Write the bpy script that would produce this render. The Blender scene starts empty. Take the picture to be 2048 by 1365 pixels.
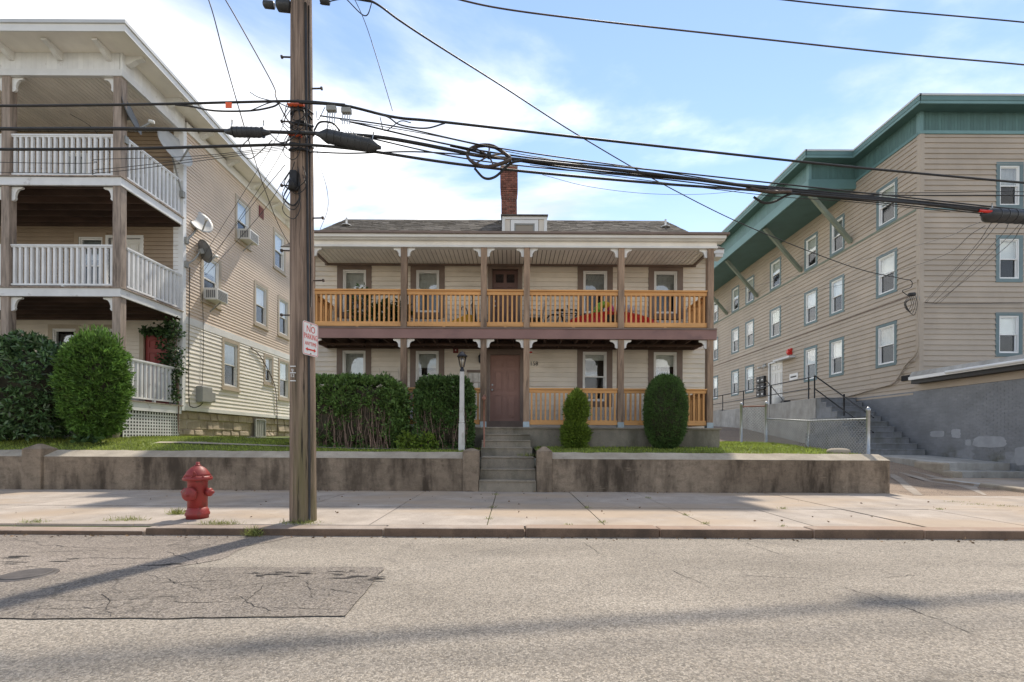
import bpy, math, random
import numpy as np
from mathutils import Vector, Matrix
R = random.Random(7)
NR = np.random.default_rng(11)
rad = math.radians
scene = bpy.context.scene
COL = scene.collection

# ------------------------------------------------------------------ camera
F, HZ, EYE, ROLL = 910.0, 878.0, 1.15, 0.005
cam_d = bpy.data.cameras.new('camera')
cam_d.lens = 36.0 * F / 2048.0
cam_d.sensor_width = 36.0
cam_d.shift_y = (HZ - 682.5) / 2048.0
cam_d.clip_start = 0.1
cam_d.clip_end = 2000
cam = bpy.data.objects.new('camera', cam_d)
COL.objects.link(cam)
cam.matrix_world = Matrix.Translation((0, 0, EYE)) @ Matrix.Rotation(rad(90), 4, 'X') @ Matrix.Rotation(ROLL, 4, 'Z')
scene.camera = cam

# ------------------------------------------------------------------ sky, sun, exposure
SUN_AZ, SUN_EL = rad(16.5), rad(54)
world = bpy.data.worlds.new('World')
scene.world = world
world.use_nodes = True
wt = world.node_tree
wt.nodes.clear()
def wn(t, **k):
    n = wt.nodes.new(t)
    for a, b in k.items():
        setattr(n, a, b)
    return n
w_out = wn('ShaderNodeOutputWorld')
w_bg = wn('ShaderNodeBackground')
w_bg.inputs['Strength'].default_value = 0.15
w_sky = wn('ShaderNodeTexSky', sky_type='NISHITA', sun_disc=False, sun_elevation=SUN_EL, sun_rotation=SUN_AZ,
           altitude=50, air_density=1.0, dust_density=0.0, ozone_density=2.0)
w_tc = wn('ShaderNodeTexCoord')
w_sep = wn('ShaderNodeSeparateXYZ')
wt.links.new(w_tc.outputs['Generated'], w_sep.inputs[0])
w_zz = wn('ShaderNodeMath', operation='ADD'); w_zz.inputs[1].default_value = 0.22
w_zm = wn('ShaderNodeMath', operation='MAXIMUM'); w_zm.inputs[1].default_value = 0.05
wt.links.new(w_sep.outputs['Z'], w_zm.inputs[0]); wt.links.new(w_zm.outputs[0], w_zz.inputs[0])
w_dx = wn('ShaderNodeMath', operation='DIVIDE'); w_dy = wn('ShaderNodeMath', operation='DIVIDE')
wt.links.new(w_sep.outputs['X'], w_dx.inputs[0]); wt.links.new(w_zz.outputs[0], w_dx.inputs[1])
wt.links.new(w_sep.outputs['Y'], w_dy.inputs[0]); wt.links.new(w_zz.outputs[0], w_dy.inputs[1])
w_cmb = wn('ShaderNodeCombineXYZ')
wt.links.new(w_dx.outputs[0], w_cmb.inputs[0]); wt.links.new(w_dy.outputs[0], w_cmb.inputs[1])
w_map = wn('ShaderNodeMapping')
w_map.inputs['Location'].default_value = (15.15, -16.1, -3.64)
w_map.inputs['Rotation'].default_value = (0, 0, rad(-18))
w_map.inputs['Scale'].default_value = (0.62, 1.15, 1.0)
wt.links.new(w_cmb.outputs[0], w_map.inputs[0])
w_n1 = wn('ShaderNodeTexNoise'); w_n1.inputs['Scale'].default_value = 1.25; w_n1.inputs['Detail'].default_value = 9
w_n1.inputs['Roughness'].default_value = 0.55; w_n1.inputs['Distortion'].default_value = 0.35
wt.links.new(w_map.outputs[0], w_n1.inputs['Vector'])
w_r = wn('ShaderNodeMapRange', interpolation_type='SMOOTHSTEP')
w_r.inputs['From Min'].default_value = 0.45; w_r.inputs['From Max'].default_value = 0.66
w_r.inputs['To Min'].default_value = 0.0; w_r.inputs['To Max'].default_value = 0.92
wt.links.new(w_n1.outputs['Fac'], w_r.inputs['Value'])
# haze low over the horizon, all the way round
w_h = wn('ShaderNodeMapRange', interpolation_type='SMOOTHSTEP')
w_h.inputs['From Min'].default_value = 0.05; w_h.inputs['From Max'].default_value = 0.5
w_h.inputs['To Min'].default_value = 0.7; w_h.inputs['To Max'].default_value = 0.0
wt.links.new(w_sep.outputs['Z'], w_h.inputs['Value'])
w_add = wn('ShaderNodeMath', operation='ADD', use_clamp=True)
wt.links.new(w_r.outputs[0], w_add.inputs[0]); wt.links.new(w_h.outputs[0], w_add.inputs[1])
w_tint = wn('ShaderNodeMixRGB', blend_type='MULTIPLY')
w_tint.inputs[0].default_value = 1.0
w_tint.inputs[2].default_value = (.73, .655, .60, 1)
wt.links.new(w_sky.outputs[0], w_tint.inputs[1])
w_mix = wn('ShaderNodeMixRGB')
w_n2 = wn('ShaderNodeTexNoise'); w_n2.inputs['Scale'].default_value = 2.6; w_n2.inputs['Detail'].default_value = 7
wt.links.new(w_map.outputs[0], w_n2.inputs['Vector'])
w_r2 = wn('ShaderNodeMapRange'); w_r2.inputs['From Min'].default_value = .35; w_r2.inputs['From Max'].default_value = .65
w_r2.inputs['To Min'].default_value = 2.6; w_r2.inputs['To Max'].default_value = 6.4
wt.links.new(w_n2.outputs['Fac'], w_r2.inputs['Value'])
w_cc = wn('ShaderNodeMixRGB', blend_type='MULTIPLY'); w_cc.inputs[0].default_value = 1.0
w_cc.inputs[2].default_value = (1.0, .968, .915, 1)
wt.links.new(w_r2.outputs[0], w_cc.inputs[1]); wt.links.new(w_cc.outputs[0], w_mix.inputs[2])
wt.links.new(w_add.outputs[0], w_mix.inputs[0]); wt.links.new(w_tint.outputs[0], w_mix.inputs[1])
wt.links.new(w_mix.outputs[0], w_bg.inputs['Color'])
wt.links.new(w_bg.outputs[0], w_out.inputs['Surface'])

S_DIR = Vector((math.sin(SUN_AZ) * math.cos(SUN_EL), math.cos(SUN_AZ) * math.cos(SUN_EL), math.sin(SUN_EL)))
sun_d = bpy.data.lights.new('sun', 'SUN')
sun_d.energy = 2.0
sun_d.angle = rad(2.0)
sun_d.color = (1.0, 0.91, 0.78)
sun = bpy.data.objects.new('sun', sun_d)
COL.objects.link(sun)
sun.rotation_euler = S_DIR.to_track_quat('Z', 'Y').to_euler()
sun.location = S_DIR * 60

scene.view_settings.view_transform = 'Standard'
scene.view_settings.look = 'None'
scene.view_settings.gamma = 1.0
scene.view_settings.use_curve_mapping = False
scene.view_settings.exposure = 1.42
scene.cycles.max_bounces = 10
scene.cycles.diffuse_bounces = 7
scene.cycles.transparent_max_bounces = 16

# ------------------------------------------------------------------ helpers
W = {}
def P(u, v, y):
    du, dv = u - 1024.0, v - HZ
    a = du + ROLL * dv; b = dv - ROLL * du
    return Vector((a / F * y, y, EYE - b / F * y))
def link(name, me, loc, parent=None):
    o = bpy.data.objects.new(name, me)
    COL.objects.link(o)
    loc = Vector(loc)
    if parent is not None:
        o.parent = parent
        o.location = loc - W[parent.name]
    else:
        o.location = loc
    W[o.name] = loc
    return o
def tag(o, label=None, cat=None, group=None, kind=None):
    if label: o['label'] = label
    if cat: o['category'] = cat
    if group: o['group'] = group
    if kind: o['kind'] = kind
    return o
def thing(name, loc, label, cat, group=None):
    return tag(link(name, None, loc), label, cat, group)
FRONT = lambda y0: (lambda s, d, z: (s, y0 - d, z))
SIDEP = lambda x0: (lambda s, d, z: (x0 + d, s, z))   # faces +X
SIDEN = lambda x0: (lambda s, d, z: (x0 - d, s, z))   # faces -X
class MB:
    def __init__(s, fr=None):
        s.v = []; s.f = []; s.fr = fr; s.sm = []; s.flip = False
        if fr:
            o, a, b, c = (Vector(fr(*q)) for q in ((0, 0, 0), (1, 0, 0), (0, 1, 0), (0, 0, 1)))
            s.flip = (a - o).cross(b - o).dot(c - o) < 0
    def add(s, vs, fs, smooth=False):
        n = len(s.v)
        if s.fr: vs = [s.fr(*p) for p in vs]
        s.v += [tuple(p) for p in vs]
        s.f += [tuple(n + i for i in (reversed(q) if s.flip else q)) for q in fs]
        s.sm += [smooth] * len(fs)
        return s
    def box(s, x0, x1, y0, y1, z0, z1):
        return s.add([(x0, y0, z0), (x1, y0, z0), (x1, y1, z0), (x0, y1, z0), (x0, y0, z1), (x1, y0, z1), (x1, y1, z1), (x0, y1, z1)],
                     [(0, 3, 2, 1), (4, 5, 6, 7), (0, 1, 5, 4), (1, 2, 6, 5), (2, 3, 7, 6), (3, 0, 4, 7)])
    def hexa(s, vs):
        return s.add(vs, [(0, 3, 2, 1), (4, 5, 6, 7), (0, 1, 5, 4), (1, 2, 6, 5), (2, 3, 7, 6), (3, 0, 4, 7)])
    def prism(s, poly, axis, a0, a1):
        """poly in the two other axes (in xyz order), extruded along axis"""
        n = len(poly)
        def mk(p, a):
            return (a, p[0], p[1]) if axis == 0 else ((p[0], a, p[1]) if axis == 1 else (p[0], p[1], a))
        vs = [mk(p, a0) for p in poly] + [mk(p, a1) for p in poly]
        fs = [tuple(range(n)), tuple(range(2 * n - 1, n - 1, -1))] + [(i, i + n, (i + 1) % n + n, (i + 1) % n) for i in range(n)]
        return s.add(vs, fs)
    def beam(s, p, q, w, h=None, up=(0, 0, 1)):
        h = h or w
        p, q = Vector(p), Vector(q)
        d = (q - p).normalized(); u = Vector(up)
        if abs(d.dot(u)) > .97: u = Vector((0, 1, 0))
        a = d.cross(u).normalized(); b = a.cross(d).normalized()
        a *= w / 2; b *= h / 2
        return s.hexa([p - a - b, p + a - b, p + a + b, p - a + b, q - a - b, q + a - b, q + a + b, q - a + b])
    def tube(s, pts, r, n=8, cap=True):
        pts = [Vector(p) for p in pts]
        rs = r if isinstance(r, (list, tuple)) else [r] * len(pts)
        base = []; vs = []
        ref = Vector((0, 0, 1))
        for i, p in enumerate(pts):
            d = (pts[min(i + 1, len(pts) - 1)] - pts[max(i - 1, 0)])
            d = d.normalized() if d.length > 1e-9 else Vector((0, 0, 1))
            rr = ref if abs(d.dot(ref)) < .95 else Vector((0, 1, 0))
            a = d.cross(rr).normalized(); b = a.cross(d)
            for k in range(n):
                t = 2 * math.pi * k / n
                vs.append(p + (a * math.cos(t) + b * math.sin(t)) * rs[i])
        fs = []
        for i in range(len(pts) - 1):
            for k in range(n):
                fs.append((i * n + k, i * n + (k + 1) % n, (i + 1) * n + (k + 1) % n, (i + 1) * n + k))
        s.add(vs, fs, True)
        if cap:
            m = len(s.v) - len(vs)
            s.f += [tuple(m + k for k in range(n)), tuple(m + (len(pts) - 1) * n + k for k in reversed(range(n)))]
            s.sm += [False, False]
        return s
    def lathe(s, prof, c, n=20, axis=(0, 0, 1), flute=0, fa=0.0):
        """prof list of (r, h) along axis from c"""
        ax = Vector(axis).normalized(); c = Vector(c)
        rr = Vector((0, 0, 1)) if abs(ax.z) < .9 else Vector((1, 0, 0))
        a = ax.cross(rr).normalized(); b = ax.cross(a)
        vs = []
        for r, h in prof:
            for k in range(n):
                t = 2 * math.pi * k / n
                q = r * (1 + (fa if (flute and k % 2) else 0))
                vs.append(c + ax * h + (a * math.cos(t) + b * math.sin(t)) * q)
        fs = []
        for i in range(len(prof) - 1):
            for k in range(n):
                fs.append((i * n + k, i * n + (k + 1) % n, (i + 1) * n + (k + 1) % n, (i + 1) * n + k))
        s.add(vs, fs, True)
        m = len(s.v) - len(vs)
        s.f += [tuple(m + k for k in reversed(range(n))), tuple(m + (len(prof) - 1) * n + k for k in range(n))]
        s.sm += [False, False]
        return s
    def build(s, name, mat, parent=None, bevel=0, loc=None, kind=None):
        xs = np.array(s.v)
        if loc is None:
            lo, hi = xs.min(0), xs.max(0)
            loc = ((lo[0] + hi[0]) / 2, (lo[1] + hi[1]) / 2, lo[2])
        me = bpy.data.meshes.new(name)
        me.from_pydata((xs - np.array(loc)).tolist(), [], s.f)
        if any(s.sm):
            me.polygons.foreach_set('use_smooth', s.sm)
        me.materials.append(mat)
        o = link(name, me, loc, parent)
        if bevel:
            b = o.modifiers.new('bevel', 'BEVEL'); b.width = bevel; b.segments = 2; b.limit_method = 'ANGLE'
        if kind: o['kind'] = kind
        return o
def Bx(name, mat, parent, x0, x1, y0, y1, z0, z1, fr=None, bevel=0):
    return MB(fr).box(x0, x1, y0, y1, z0, z1).build(name, mat, parent, bevel)
def spline(pts, n=8):
    pts = [Vector(p) for p in pts]
    q = [pts[0] * 2 - pts[1]] + pts + [pts[-1] * 2 - pts[-2]]
    out = []
    for i in range(1, len(q) - 2):
        a, b, c, d = q[i - 1], q[i], q[i + 1], q[i + 2]
        for k in range(n):
            t = k / n
            out.append(.5 * (2 * b + (c - a) * t + (2 * a - 5 * b + 4 * c - d) * t * t + (3 * b - a - 3 * c + d) * t ** 3))
    out.append(pts[-1])
    return out

# ------------------------------------------------------------------ materials
class NT:
    def __init__(s, name):
        s.m = bpy.data.materials.new(name); s.m.use_nodes = True
        s.t = s.m.node_tree
        s.b = s.t.nodes['Principled BSDF']; s.o = s.t.nodes['Material Output']
    def n(s, typ, ins=None, **k):
        x = s.t.nodes.new(typ)
        for a, b in k.items(): setattr(x, a, b)
        for a, b in (ins or {}).items():
            if hasattr(b, 'is_linked') or hasattr(b, 'links'): s.t.links.new(b, x.inputs[a])
            else: x.inputs[a].default_value = b
        return x
    def l(s, a, b): s.t.links.new(a, b)
    def pos(s, scale=(1, 1, 1), loc=(0, 0, 0), rot=(0, 0, 0)):
        g = s.n('ShaderNodeNewGeometry')
        m = s.n('ShaderNodeMapping', {'Vector': g.outputs['Position'], 'Scale': scale, 'Location': loc, 'Rotation': rot})
        return m.outputs[0]
    def noise(s, vec, scale=1, detail=4, rough=.55, dist=0):
        return s.n('ShaderNodeTexNoise', {'Vector': vec, 'Scale': scale, 'Detail': detail, 'Roughness': rough, 'Distortion': dist}).outputs['Fac']
    def rng(s, x, a, b, c, d, smooth=False):
        return s.n('ShaderNodeMapRange', {'Value': x, 'From Min': a, 'From Max': b, 'To Min': c, 'To Max': d},
                   interpolation_type='SMOOTHSTEP' if smooth else 'LINEAR').outputs[0]
    def math(s, op, a, b=0.0):
        return s.n('ShaderNodeMath', {0: a, 1: b}, operation=op).outputs[0]
    def mix(s, f, a, b, mode='MIX'):
        return s.n('ShaderNodeMixRGB', {0: f, 1: a, 2: b}, blend_type=mode).outputs[0]
def C4(c): return (c[0], c[1], c[2], 1.0)
def srgb(h):
    v = [int(h[i:i + 2], 16) / 255 for i in (0, 2, 4)]
    return tuple(x / 12.92 if x <= .04045 else ((x + .055) / 1.055) ** 2.4 for x in v)
def mat(name, col, rough=.75, var=.12, vs=2.0, stretch=(1, 1, 1), rand=.06, bump=0.0, bs=40, bst=(1, 1, 1), island=0.0,
        metal=0.0, spec=.4, stain=None, trans=0.0):
    """stain = (colour, threshold lo, hi, amount, mapping scale)"""
    n = NT(name)
    f = n.noise(n.pos(stretch), vs, 5)
    c = n.mix(1.0, C4(col), n.rng(f, .3, .7, 1 - var, 1 + var), 'MULTIPLY')
    if rand:
        oi = n.n('ShaderNodeObjectInfo').outputs['Random']
        c = n.mix(1.0, c, n.rng(oi, 0, 1, 1 - rand, 1 + rand), 'MULTIPLY')
    if island:
        g = n.n('ShaderNodeNewGeometry').outputs['Random Per Island']
        c = n.mix(1.0, c, n.rng(g, 0, 1, 1 - island, 1 + island), 'MULTIPLY')
    if stain:
        sc, lo, hi, am, ms = stain
        q = n.noise(n.pos(ms), 1.0, 6, .6)
        c = n.mix(n.rng(q, lo, hi, 0, am, True), c, C4(sc))
    n.l(c, n.b.inputs['Base Color'])
    n.b.inputs['Roughness'].default_value = rough
    n.b.inputs['Metallic'].default_value = metal
    n.b.inputs['Specular IOR Level'].default_value = spec
    if bump:
        q = n.noise(n.pos(bst), bs, 4)
        bp = n.n('ShaderNodeBump', {'Height': q, 'Strength': bump, 'Distance': .01})
        n.l(bp.outputs[0], n.b.inputs['Normal'])
    if trans:
        tr = n.n('ShaderNodeBsdfTranslucent', {'Color': c})
        mx = n.n('ShaderNodeMixShader', {0: trans})
        n.l(n.b.outputs[0], mx.inputs[1]); n.l(tr.outputs[0], mx.inputs[2])
        n.l(mx.outputs[0], n.o.inputs['Surface'])
    return n.m
M = {}
M['cream'] = mat('cream_siding', (.68, .612, .52), .7, .10, 1.4, rand=.06, bump=.15, bs=14, bst=(.3, 1, 5), stain=((.33, .28, .21), .56, .78, .45, (.5, .5, 2.2)))
M['tan'] = mat('tan_siding', (.43, .36, .285), .6, .10, .9, rand=.05, bump=.08, bs=14, bst=(.3, .3, 5), stain=((.33, .27, .20), .55, .8, .5, (1.2, 1.2, .35)))
M['tan_left'] = mat('pinkish_tan_siding', (.61, .50, .40), .65, .08, 1.2, rand=.04, bump=.1, bs=14, bst=(.3, .3, 5))
M['cream_left'] = mat('pale_cream_siding', (.76, .715, .635), .7, .08, 1.2, rand=.04, bump=.1, bs=14, bst=(.3, .3, 5), stain=((.45, .38, .28), .6, .8, .4, (1, 1, 1.5)))
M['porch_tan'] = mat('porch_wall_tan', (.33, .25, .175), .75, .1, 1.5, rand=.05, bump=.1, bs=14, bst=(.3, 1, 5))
M['brown'] = mat('brown_trim', (.185, .135, .108), .6, .15, 3, rand=.05, bump=.1, bs=30)
M['mauve'] = mat('mauve_beam_paint', (.25, .145, .125), .65, .14, 1.6, rand=.03, bump=.15, bs=25, bst=(.3, 1, 1), stain=((.13, .08, .075), .55, .75, .6, (1.2, 1, 3)))
M['white'] = mat('white_paint', (.72, .71, .68), .55, .06, 2, rand=.03, bump=.08, bs=30, stain=((.42, .38, .32), .60, .8, .5, (1.5, 1.5, 2.5)))
M['vinyl'] = mat('white_vinyl', (.80, .80, .78), .4, .03, 2, rand=.02)
M['trim_tan'] = mat('tan_window_trim', (.42, .35, .26), .6, .1, 2.5, rand=.05)
M['ceil'] = mat('porch_ceiling', (.84, .80, .73), .7, .08, 2, rand=.05)
M['joist'] = mat('dark_joist_wood', (.085, .052, .038), .85, .35, 3, (.4, 1, 1), rand=.2, bump=.3, bs=20)
M['cedar'] = mat('new_cedar', (.63, .325, .115), .6, .16, 2.2, (2, 2, .5), rand=.12, bump=.15, bs=35, bst=(1, 1, .2), stain=((.33, .14, .04), .62, .74, .6, (5, 5, 1.5)))
M['cedar_h'] = mat('new_cedar_rail', (.63, .33, .12), .6, .16, 2.2, (.5, 2, 3), rand=.08, bump=.15, bs=35, bst=(.2, 1, 1), stain=((.33, .14, .04), .63, .74, .6, (2.5, 5, 6)))
M['post'] = mat('weathered_post', (.27, .185, .125), .85, .35, 3, (5, 5, .7), rand=.22, bump=.5, bs=18, bst=(4, 4, .5), stain=((.06, .045, .035), .56, .72, .8, (6, 6, 1.2)))
M['post_l'] = mat('grey_weathered_post', (.33, .265, .215), .9, .35, 3, (5, 5, .6), rand=.15, bump=.5, bs=18, bst=(4, 4, .5), stain=((.09, .07, .055), .55, .72, .8, (6, 6, .9)))
M['wpaint'] = mat('worn_white_paint', (.70, .70, .69), .6, .08, 3, rand=.05, bump=.1, bs=30, stain=((.36, .33, .30), .63, .75, .7, (4, 4, 4)))
M['door_b'] = mat('brown_door_paint', (.30, .165, .13), .5, .09, 2, rand=0, stain=((.13, .07, .055), .55, .8, .4, (2, 2, 1)))
M['door_d'] = mat('dark_brown_door_paint', (.135, .072, .058), .5, .1, 2, rand=0)
M['door_r'] = mat('red_door_paint', (.30, .055, .045), .5, .12, 2, rand=0)
M['door_w'] = mat('white_door_paint', (.76, .74, .69), .5, .05, 2, rand=0, stain=((.5, .42, .32), .62, .8, .5, (2, 2, 2)))
M['teal'] = mat('teal_trim', (.115, .215, .212), .55, .08, 1.5, rand=.05)
M['teal_l'] = mat('pale_teal_trim', (.155, .275, .275), .55, .08, 1.5, rand=.05)
M['teal_d'] = mat('teal_panel', (.085, .165, .158), .6, .1, 1.5, rand=.10)
M['strut'] = mat('green_grey_strut', (.19, .215, .165), .7, .15, 2, rand=.06)
M['wtrim'] = mat('blue_grey_window_trim', (.145, .205, .215), .6, .1, 2, rand=.05)
M['roofedge'] = mat('metal_roof_edge', (.52, .53, .53), .5, .08, 1, rand=0)
M['dark'] = mat('dark_interior', (.030, .028, .027), .95, .2, 2, rand=0)
M['core'] = mat('inner_wall', (.30, .26, .21), .9, .1, 1, rand=0)
M['black'] = mat('black_metal', (.018, .018, .020), .5, .2, 4, rand=.05)
M['cable'] = mat('black_cable', (.022, .021, .021), .6, .3, 8, rand=.3)
M['cable_b'] = mat('brown_wire', (.062, .043, .032), .6, .3, 8, rand=.25)
M['rubber'] = mat('black_plastic_case', (.035, .037, .04), .45, .25, 6, rand=.05, bump=.2, bs=30)
M['orange'] = mat('orange_guard', (.75, .12, .035), .5, .15, 5, rand=0)
M['red'] = mat('red_plastic', (.60, .03, .02), .35, .08, 4, rand=0)
M['galv'] = mat('galvanised_steel', (.40, .42, .43), .45, .15, 6, rand=.08, metal=.7)
M['galv_b'] = mat('blue_grey_bracket', (.33, .40, .44), .5, .12, 10, rand=.1, metal=.3)
M['grey'] = mat('grey_plastic', (.28, .28, .26), .6, .1, 5, rand=.05)
M['dish'] = mat('pale_grey_dish', (.48, .48, .46), .5, .08, 4, rand=.08)
M['dish_d'] = mat('dark_grey_dish', (.17, .175, .18), .55, .12, 4, rand=.05)
M['rust'] = mat('rusty_pipe', (.26, .125, .085), .75, .25, 8, rand=0, bump=.2, bs=60)
M['alarm'] = mat('dark_red_alarm', (.16, .022, .018), .45, .1, 5, rand=0)
M['bronze'] = mat('black_lantern', (.02, .021, .026), .4, .2, 8, rand=0)
M['ac'] = mat('white_air_conditioner', (.62, .61, .57), .5, .06, 4, rand=.04)
M['ac_d'] = mat('air_conditioner_grille', (.16, .16, .16), .6, .1, 10, rand=.04)
M['kayak'] = mat('red_kayak', (.62, .022, .018), .3, .06, 3, rand=0, spec=.5)
M['yellow'] = mat('yellow_plastic', (.75, .42, .02), .45, .08, 5, rand=0)
M['tealp'] = mat('teal_plastic', (.02, .26, .27), .5, .08, 5, rand=0)
M['pink'] = mat('pink_vinyl', (.80, .09, .28), .4, .05, 5, rand=0)
M['lime'] = mat('lime_vinyl', (.28, .62, .08), .4, .05, 5, rand=0)
M['bag'] = mat('white_plastic_bag', (.66, .66, .68), .5, .1, 8, rand=0, bump=.5, bs=25)
M['terra'] = mat('dark_flower_pot', (.06, .05, .045), .7, .15, 6, rand=.1)
M['bark'] = mat('brown_twig', (.22, .15, .115), .9, .3, 12, rand=0, island=.45)
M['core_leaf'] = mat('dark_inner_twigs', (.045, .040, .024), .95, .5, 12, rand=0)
M['thuja'] = mat('arborvitae_leaf', (.108, .205, .036), .65, .45, 5, rand=0, island=.5, trans=.28, stain=((.11, .10, .04), .55, .74, .55, (2.6, 2.6, 2.6)))
M['thuja_d'] = mat('dark_arborvitae_leaf', (.080, .145, .036), .65, .3, 3, rand=0, island=.5, trans=.2)
M['thuja_y'] = mat('yellow_green_conifer_leaf', (.16, .235, .03), .65, .25, 3, rand=0, island=.45, trans=.28)
M['hedge'] = mat('hedge_leaf', (.115, .195, .048), .6, .3, 3, rand=0, island=.55, trans=.25)
M['rhodo'] = mat('rhododendron_leaf', (.080, .145, .052), .35, .25, 2, rand=0, island=.6, trans=.12, spec=.55)
M['ivy'] = mat('ivy_leaf', (.045, .085, .026), .5, .3, 4, rand=0, island=.6, trans=.2)
M['weed'] = mat('weed_blade', (.24, .26, .075), .7, .35, 5, rand=.1, island=.5, trans=.3)
M['grass'] = mat('lawn_blade', (.27, .33, .065), .7, .35, .9, rand=0, island=.45, trans=.35, stain=((.22, .19, .06), .58, .75, .5, (1.1, 1.6, 1)))
M['soil'] = mat('lawn_soil', (.13, .16, .045), .95, .3, 2.5, rand=0, bump=.4, bs=30)
M['signw'] = mat('white_sign_face', (.78, .77, .74), .45, .06, 6, rand=0)
M['signr'] = mat('red_sign_print', (.62, .045, .03), .5, .15, 12, rand=0)
M['number'] = mat('black_number', (.02, .018, .016), .5, .1, 5, rand=0)
M['tagm'] = mat('aluminium_tag', (.66, .66, .64), .5, .1, 10, rand=.05, metal=.2)
M['blind'] = mat('white_blind', (.72, .71, .66), .8, .05, 3, rand=.08)
M['curtain'] = mat('pale_curtain', (.52, .51, .47), .85, .12, 5, (5, 5, .5), rand=.1)
M['blind_g'] = mat('pale_green_shade', (.36, .44, .33), .8, .06, 3, rand=.08)
M['blind_gr'] = mat('grey_curtain', (.30, .31, .30), .8, .15, 4, (4, 4, .6), rand=.12)
M['lampw'] = mat('dulled_white_paint', (.52, .51, .48), .6, .1, 5, rand=.04, stain=((.28, .25, .2), .55, .7, .6, (6, 6, 3)))
M['crack'] = mat('exposed_road_base', (.045, .040, .036), .95, .5, 20, rand=.2, bump=.6, bs=60)
M['litter'] = mat('dry_leaf', (.16, .105, .06), .9, .4, 9, rand=0, island=.5)
M['wire'] = mat('grey_fence_wire', (.30, .31, .31), .5, .1, 6, rand=0)
M['iron'] = mat('cast_iron_cover', (.085, .075, .07), .6, .25, 10, rand=0, bump=.3, bs=50)
M['mailbox'] = mat('silver_mailbox', (.45, .42, .38), .45, .25, 9, rand=.25, metal=.3)

def glass_mat(name, f0, rough=.02, tint=(.93, .95, .95)):
    n = NT(name)
    fc = n.n('ShaderNodeLayerWeight', {'Blend': .5}).outputs['Facing']
    f = n.rng(n.math('POWER', fc, 4.0), 0, 1, f0, .9)
    vec = n.pos((1, 1, 1))
    bp = n.n('ShaderNodeBump', {'Height': n.noise(vec, 1.3, 2), 'Strength': .10, 'Distance': .05}).outputs[0]
    gl = n.n('ShaderNodeBsdfGlossy', {'Color': (.95, .97, 1, 1), 'Roughness': rough, 'Normal': bp})
    tr = n.n('ShaderNodeBsdfTransparent', {'Color': C4(tint)})
    mx = n.n('ShaderNodeMixShader', {0: f})
    n.l(tr.outputs[0], mx.inputs[1]); n.l(gl.outputs[0], mx.inputs[2])
    n.l(mx.outputs[0], n.o.inputs['Surface'])
    return n.m
M['glass'] = glass_mat('window_glass', .10)
M['screen'] = glass_mat('screened_glass', .04, .10, (.62, .64, .66))
M['lamp_glass'] = glass_mat('lantern_glass', .10, .2, (.75, .70, .62))

def paint_brick():
    n = NT('grey_painted_brick')
    v = n.pos((1, 1, 1))
    f = n.noise(v, 1.6, 6, .6)
    c = n.mix(1.0, (.205, .216, .230, 1), n.rng(f, .3, .7, .84, 1.16), 'MULTIPLY')
    g = n.n('ShaderNodeNewGeometry')
    c = n.mix(1.0, c, n.rng(g.outputs['Random Per Island'], 0, 1, .93, 1.07), 'MULTIPLY')
    # paler patched paint where marks were covered
    sep = n.n('ShaderNodeSeparateXYZ', {0: g.outputs['Position']})
    low = n.rng(sep.outputs['Z'], .5, 1.25, 1, 0, True)
    near = n.rng(sep.outputs['Y'], 15.9, 15.2, 0, 1, True)
    pt = n.rng(n.noise(n.pos((1, 1.0, 2.2), (4.2, 1.1, .7)), 1.15, 2, .35), .52, .56, 0, .8, True)
    pt = n.math('MULTIPLY', n.math('MULTIPLY', pt, low), near)
    c = n.mix(pt, c, (.30, .315, .34, 1))
    alg = n.math('MULTIPLY', n.rng(n.noise(n.pos((1, 1.3, 1.3)), 1.5, 4), .45, .7, 0, .75, True), n.rng(sep.outputs['Z'], .55, 1.15, 1, 0, True))
    c = n.mix(alg, c, (.075, .075, .045, 1))
    n.l(c, n.b.inputs['Base Color']); n.b.inputs['Roughness'].default_value = .6
    return n.m
M['pbrick'] = paint_brick()
M['brick'] = mat('red_brick', (.20, .080, .055), .85, .25, 9, rand=0, island=.35, bump=.3, bs=60)
M['mortar'] = mat('pale_mortar', (.42, .36, .31), .95, .15, 10, rand=0)
M['shingle'] = mat('grey_brown_shingle', (.120, .105, .088), .95, .25, 7, rand=0, island=.3, bump=.4, bs=90)

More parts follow.
